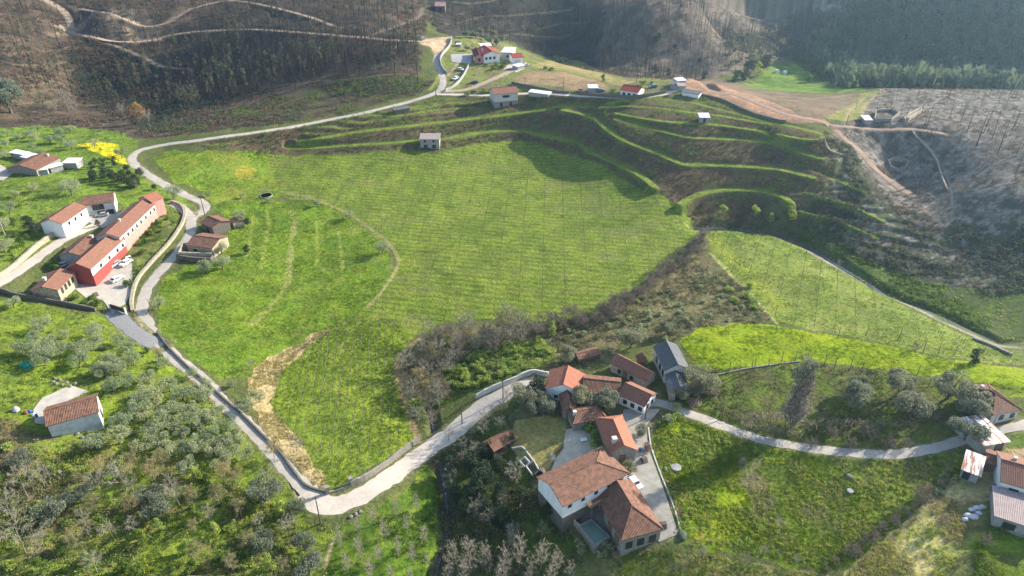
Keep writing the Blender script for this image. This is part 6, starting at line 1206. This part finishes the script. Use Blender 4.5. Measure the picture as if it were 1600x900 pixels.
# ================= vineyard posts and rows =================
PG = simple('weathered_post', (.20,.17,.14), (.12,.10,.085), 5)
def near_pts(L): return pixline(L)
tall = [(1139,582,3.4),(1174,580,3.4),(1178,579,4),(1220,568,3.8),(1242,564,3.2),(1288,572,3.6),(1303,576,4),(1328,578,3.6),(1345,584,4),(1364,598,3.5),(1364,600,3),(1387,590,4),(1412,600,3.6),(1432,588,3.6),(1450,605,3.5),(1309,528,3.6),(1353,524,3.4),(1404,530,3.6),(1442,551,4),(1465,554,3),(1490,556,3),(1600,605,4),(1155,583,2.6),(1200,573,2.8),(1265,566,3),(1212,521,2.6),(877,514,4),(912,504,4),(1105,420,2.6)]
pm = mesh_np('vine_post', *tube([(0, 0, -.4), (.03, 0, .5), (0, 0, 1)], [.11, .10, .08], 6), [PG])
for i, (px, py, h) in enumerate(tall):
    x, y, z = at1(px, py); o = link('vine_post', pm, None, (x, y, z), rng.uniform(0, 3), 'tall dark wooden vine post along the bright field edges', 'post', 'tall vine posts'); o.scale = (1, 1, h); o.rotation_euler = (rng.uniform(-.05, .05), rng.uniform(-.05, .05), 0)
def vine_rows(Q, ang, spacing, post_gap, label, group, name='vine_row', h=1.5, vines=.5, minlen=6, align=None, offs=0, wires=2):
    """each row: posts, wires and leafless vines in one mesh (posts are below a pixel wide)"""
    ca, sa = math.cos(ang), math.sin(ang); U = Q @ np.array([ca, sa]); Vv = Q @ np.array([-sa, ca]); cnt = 0; r_ = np.random.default_rng(int(spacing * 100))
    for v in np.arange(Vv.min() + .5 + offs, Vv.max(), spacing):
        s = np.arange(U.min(), U.max(), .5); x = s * ca - v * sa; y = s * sa + v * ca; m = in_poly(x, y, Q)
        if m.sum() * .5 < minlen: continue
        ii = np.nonzero(m)[0]; runs = np.split(ii, np.nonzero(np.diff(ii) > 1)[0] + 1); m = max(runs, key=len); s = s[m]; s0, s1 = s[0] + .6, s[-1] - .6; x0, y0 = s0 * ca - v * sa, s0 * sa + v * ca; parts = []
        ps = np.arange(math.ceil(s0 / post_gap) * post_gap, s1, post_gap)
        if len(ps) < 3: continue
        XY = np.stack([ps * ca - v * sa, ps * sa + v * ca], 1); Z = zt(XY[:, 0], XY[:, 1])
        for (a, b_), z in zip(XY, Z):
            t = r_.normal(size=2) * .04; parts.append(tube([(a - x0, b_ - y0, z - .2), (a - x0 + t[0], b_ - y0 + t[1], z + h * r_.uniform(.9, 1.1))], [.05, .045], 4))
        A_ = np.stack([XY[:-1, 0] - x0, XY[:-1, 1] - y0, Z[:-1] + h * .95], 1); B_ = np.stack([XY[1:, 0] - x0, XY[1:, 1] - y0, Z[1:] + h * .95], 1)
        for k in range(wires): parts.append(twig_quads(A_ - [0, 0, .45 * k], B_ - [0, 0, .45 * k], .02, r_))
        nv = int((s1 - s0) * vines)
        if nv:
            sv = r_.uniform(s0, s1, nv); xy = np.stack([sv * ca - v * sa, sv * sa + v * ca], 1); zz = zt(xy[:, 0], xy[:, 1]); A_ = np.stack([xy[:, 0] - x0, xy[:, 1] - y0, zz - .1], 1); B_ = A_ + np.stack([r_.normal(size=nv) * .1, r_.normal(size=nv) * .1, np.full(nv, h * .6)], 1)
            parts.append(twig_quads(A_, B_, .045, r_)); dirn = np.array([ca, sa, 0]); C_ = B_ + dirn * r_.choice([-1, 1], nv)[:, None] * r_.uniform(.5, 1, nv)[:, None] + [0, 0, .15]; parts.append(twig_quads(B_, C_, .035, r_))
        link(name, mesh_np(name, *joinVF(parts), [PG]), None, (x0, y0, 0), None, label, 'vine row', group); cnt += 1
    return cnt
print('rows', vine_rows(REGION['vineyard'], -.05, 2.7, 7.4, 'row of leafless vines on posts in the broad central vineyard', 'rows of the central vineyard'),
 vine_rows(REGION['eastvineyard'], -.42, 2.7, 5.5, 'row of leafless vines on posts in the vineyard beside the eastern stream', 'rows of the eastern vineyard', vines=.8, wires=1),
 vine_rows(REGION['lowvineyard'], 1.68, 2.3, 5.0, 'row of leafless vines in the small vineyard above the road corner', 'rows of the small lower vineyard', vines=1.2),
 vine_rows(polyw([(1130,660),(1200,680),(1330,700),(1430,698),(1500,676),(1480,650),(1380,668),(1250,668),(1150,640)]), -.08, 3.2, 4.0, 'row of leafless vines on posts above the valley lane', 'rows above the valley lane', h=1.9, vines=2.2))
# dense pruned vine canopy on the pergola beside the lane
for k, L in enumerate([[(1170,660),(1200,657),(1240,664),(1275,672)], [(1280,665),(1330,668),(1380,670),(1430,668)], [(1160,668),(1200,676),(1250,686)]]):
    q = smooth_line(pixline(L), 6); z = zt(q[:, 0], q[:, 1]); r_ = np.random.default_rng(900 + k); n_ = 420; t = r_.uniform(0, len(q) - 1.01, n_); i = t.astype(int); f = (t - i)[:, None]
    P_ = np.column_stack([q[i] * (1 - f) + q[i + 1] * f + r_.normal(size=(n_, 2)) * .6, z[i] + 1.8 + r_.normal(size=n_) * .18]); T = r_.normal(size=(n_, 3)) * [.8, .8, .2]; parts = [twig_quads(P_, P_ + T, .035, r_)]
    for j in range(0, len(q), 2): parts.append(tube([(q[j, 0], q[j, 1], z[j] - .3), (q[j, 0], q[j, 1], z[j] + 1.8)], [.07, .06], 5))
    link('vine_pergola', mesh_np('vine_pergola', *joinVF(parts), [BROWNTWIG]), label=['tangled brown vine pergola left of the tall bare poplar foot', 'long tangled brown vine pergola between the poplar and the last olive', 'short vine pergola at the lane edge below the hollow'][k], cat='pergola')

# ================= small things =================
def lump(name, px, py, sx, sy, sz, m, label, cat, seed=0, rz=0):
    x, y, z = at1(px, py); r_ = np.random.default_rng(seed); nu, nv = 14, 7; V = []; F = []
    for j in range(nv):
        t = j / (nv - 1) * math.pi / 2
        for i in range(nu):
            a = 2 * math.pi * i / nu; k = 1 + .22 * (r_.uniform() - .5); V.append((sx * math.cos(a) * math.cos(t) * k, sy * math.sin(a) * math.cos(t) * k, sz * math.sin(t) * (1 + .1 * r_.uniform()) - (.15 if j == 0 else 0)))
    for j in range(nv - 1):
        for i in range(nu): a = j * nu + i; b_ = j * nu + (i + 1) % nu; F.append((a, b_, b_ + nu, a + nu))
    link(name, mesh_np(name, V, F, [m], smooth=False), None, (x, y, z), rz, label, cat)
lump('tarpaulin_heap', 42, 571, 1.9, 1.4, 1.1, simple('teal_tarpaulin', (.01,.22,.15), (.01,.15,.1), 2, rough=.5), 'heap under a teal green tarpaulin in the grove clearing', 'tarpaulin', 1)
lump('haystack_cover', 1066, 836, 1.0, 1.3, .6, simple('green_net', (.10,.13,.09), (.06,.08,.05), 3), 'green net covered heap in the kitchen garden', 'heap', 2)
lump('wrapped_bale', 25, 641, .8, .8, .9, simple('grey_plastic', (.45,.46,.47), (.3,.3,.31), 2, rough=.4), 'grey plastic water tub left of the lone barn', 'tub', 3)
for i, (px, py, m, lab) in enumerate([(40,645,(.3,.08,.06),'red crate heap left of the lone barn'), (47,643,(.06,.15,.4),'blue sack heap left of the lone barn'), (52,648,(.6,.6,.58),'white sack beside the barn yard')]):
    lump('rubbish_heap', px, py, .6, .5, .4, simple('heap_%d' % i, m, tuple(v * .6 for v in m), 2), lab, 'heap', 10 + i)
WRAP = simple('white_plastic_wrap', (.62,.62,.64), (.4,.4,.44), 3, rough=.4)
for i, (px, py, s) in enumerate([(1513,806,1.3), (1521,808,1.4), (1519,797,1.1), (1527,794,1.2), (1535,792,1.0), (1529,802,1.0), (1508,812,1.0)]):
    lump('wrapped_bundle', px, py, s * .75, s * .5, s * .45, WRAP, 'white plastic wrapped bundle in the pile left of the flat roofed store', 'bundle', 20 + i)
    bpy.context.scene.collection.objects[-1]['group'] = 'white wrapped bundles'
ROCK = simple('grey_rubble', (.27,.245,.21), (.15,.14,.12), 2, bump=.4)
rub = [(82,597),(88,600),(93,594),(98,602),(104,598),(86,592),(110,604),(118,600),(128,684),(135,682),(142,686),(150,682),(121,678),(92,738),(98,742),(104,740),(548,808),(556,804),(563,800),(1040,733),(1330,746),(1325,744)]
rr = np.random.default_rng(5)
V, F = tuft(1, 1)
for i, (px, py) in enumerate(rub):
    x, y, z = at1(px, py); r_ = np.random.default_rng(600 + i); v, f = tube([(0, 0, -.2), (0, 0, .1), (0, 0, .35), (0, 0, .5)], [.38, .5, .4, .05], 7); v = v * (1 + .35 * (r_.uniform(size=v.shape) - .5)) * [1.2, .9, .9]
    link('boulder', mesh_np('boulder', v, f, [ROCK]), None, (x, y, z), r_.uniform(0, 6), 'pale grey boulder among scattered rubble', 'boulder', 'scattered boulders')
# bright cistern lid in the farm field, dry trough in the mustard field
for px, py, lab, s in [(1328,768,'round concrete well cover in the middle of the lower right field',.7), (1056,731,'pale dried puddle trough in the mustard field',1.2)]:
    x, y, z = at1(px, py); v, f = tube([(0, 0, -.3), (0, 0, .3), (0, 0, .34), (0, 0, .34)], [s, s, s * .9, .01], 18); link('well_cover', mesh_np('well_cover', v, f, [WM['grey']]), None, (x, y, z), 0, lab, 'well cover')
# yard things: woodpiles, barrels, benches
def woodpile(px, py, rz, lab):
    x, y, z = at1(px, py); r = link('woodpile', None, None, (x, y, z), rz, lab, 'woodpile', 'woodpiles in the yards')
    for k in range(4):
        for j in range(6 - k):
            link('log', mesh_np('log', *tube([(-.6, (j + k * .5) * .3 - .75, .15 + k * .26), (.6, (j + k * .5) * .3 - .75, .15 + k * .26)], [.15, .14], 7), [PG]), r)
woodpile(1006, 720, .4, 'woodpile against the farm yard kerb below the orange roofed house'); woodpile(1036, 822, .2, 'woodpile at the lower end of the farm yard'); woodpile(846, 738, 1.2, 'woodpile beside the stone basins'); woodpile(150, 462, .8, 'woodpile in the red house courtyard')
BLUEB = simple('blue_barrel_plastic', (.04,.12,.3), (.03,.08,.2), 3, rough=.5)
for px, py, lab in [(1000,705,'blue barrel beside the orange roofed house'), (1552,762,'blue barrel between the lower right houses'), (58,652,'blue barrel at the barn yard'), (204,440,'blue barrel in the red house courtyard'), (1566,700,'blue barrel beside the upper rusty shed')]:
    x, y, z = at1(px, py); link('barrel', mesh_np('barrel', *tube([(0, 0, -.1), (0, 0, .3), (0, 0, .95), (0, 0, .96)], [.3, .34, .3, .02], 14), [BLUEB]), None, (x, y, z), 0, lab, 'barrel')
def table_set(px, py, rz, lab):
    x, y, z = at1(px, py); r = link('garden_table', None, None, (x, y, z), rz, lab, 'table', 'white garden tables')
    link('table_top', boxes('table_top', [(-.8, .8, -.5, .5, .72, .77)], FRAME), r)
    for sx in (-.7, .7):
        for sy in (-.4, .4): link('leg', boxes('leg', [(sx - .03, sx + .03, sy - .03, sy + .03, 0, .72)], FRAME), r)
table_set(201, 404, .9, 'white garden table under the pink wing'); table_set(912, 690, .2, 'white garden table on the farm patio'); table_set(205, 410, 1.4, 'white garden table nearest the small white car')
# garden beds
for i, L in enumerate([[(1042,770),(1056,768),(1058,776),(1044,779)], [(1046,784),(1060,781),(1062,789),(1048,792)], [(1052,800),(1068,798),(1070,806),(1054,809)]]):
    sheet('garden_bed', polyw(L), simple('dug_soil', (.13,.09,.065), (.09,.06,.045), 3), lift=.08, step=.5)
# entrance gate of the left driveway
x, y, z = at1(185, 486); g = link('driveway_gate', None, None, (x, y, z), R(-25), 'dark brown slatted gate across the driveway of the red house', 'gate')
link('panel', boxes('gate_panel', [(-3.0, 3.0, -.05, .05, .15, 1.7)], DARKFRAME), g)
for s in (-1, 1): link('post', boxes('gate_post', [(s * 3.2 - .2, s * 3.2 + .2, -.2, .2, -.3, 2.0)], WM['white']), g)
# bridge parapet stone where the lane crosses the hollow, white beehives
for i, (px, py) in enumerate([(1213,114), (1226,116)]):
    x, y, z = at1(px, py); link('white_marker', boxes('white_marker', [(-1.2, 1.2, -.8, .8, -.2, 1.6), (-1.0, 1.0, -.6, .6, 1.6, 2.2)], WM['white']), None, (x, y, z), .3, ['left white hut like box on the far meadow', 'right white hut like box on the far meadow'][i], 'box')

# ================= haze =================
hz = bpy.data.materials.new('valley_haze'); hz.use_nodes = True; n = hz.node_tree.nodes; l = hz.node_tree.links; n.remove(n['Principled BSDF'])
pv = n.new('ShaderNodeVolumePrincipled'); pv.inputs['Density'].default_value = .00014; pv.inputs['Color'].default_value = (.48, .74, 1.0, 1); pv.inputs['Anisotropy'].default_value = .6; l.new(pv.outputs[0], n['Material Output'].inputs['Volume'])
zmin, zmax = float(gz.min()) - 1.2, max(float(gz.max()) + 8, 125.0)
xm = float(np.abs(gxf).max()) + 20
v, f = boxVF(-xm, xm, float(gyf.min()) - 20, float(gyf.max()) + 20, zmin, zmax)
o = link('haze', polymesh('haze', v, f, [hz]), kind='stuff'); o['label'] = 'thin pale blue haze filling the valley air'; o['category'] = 'haze'
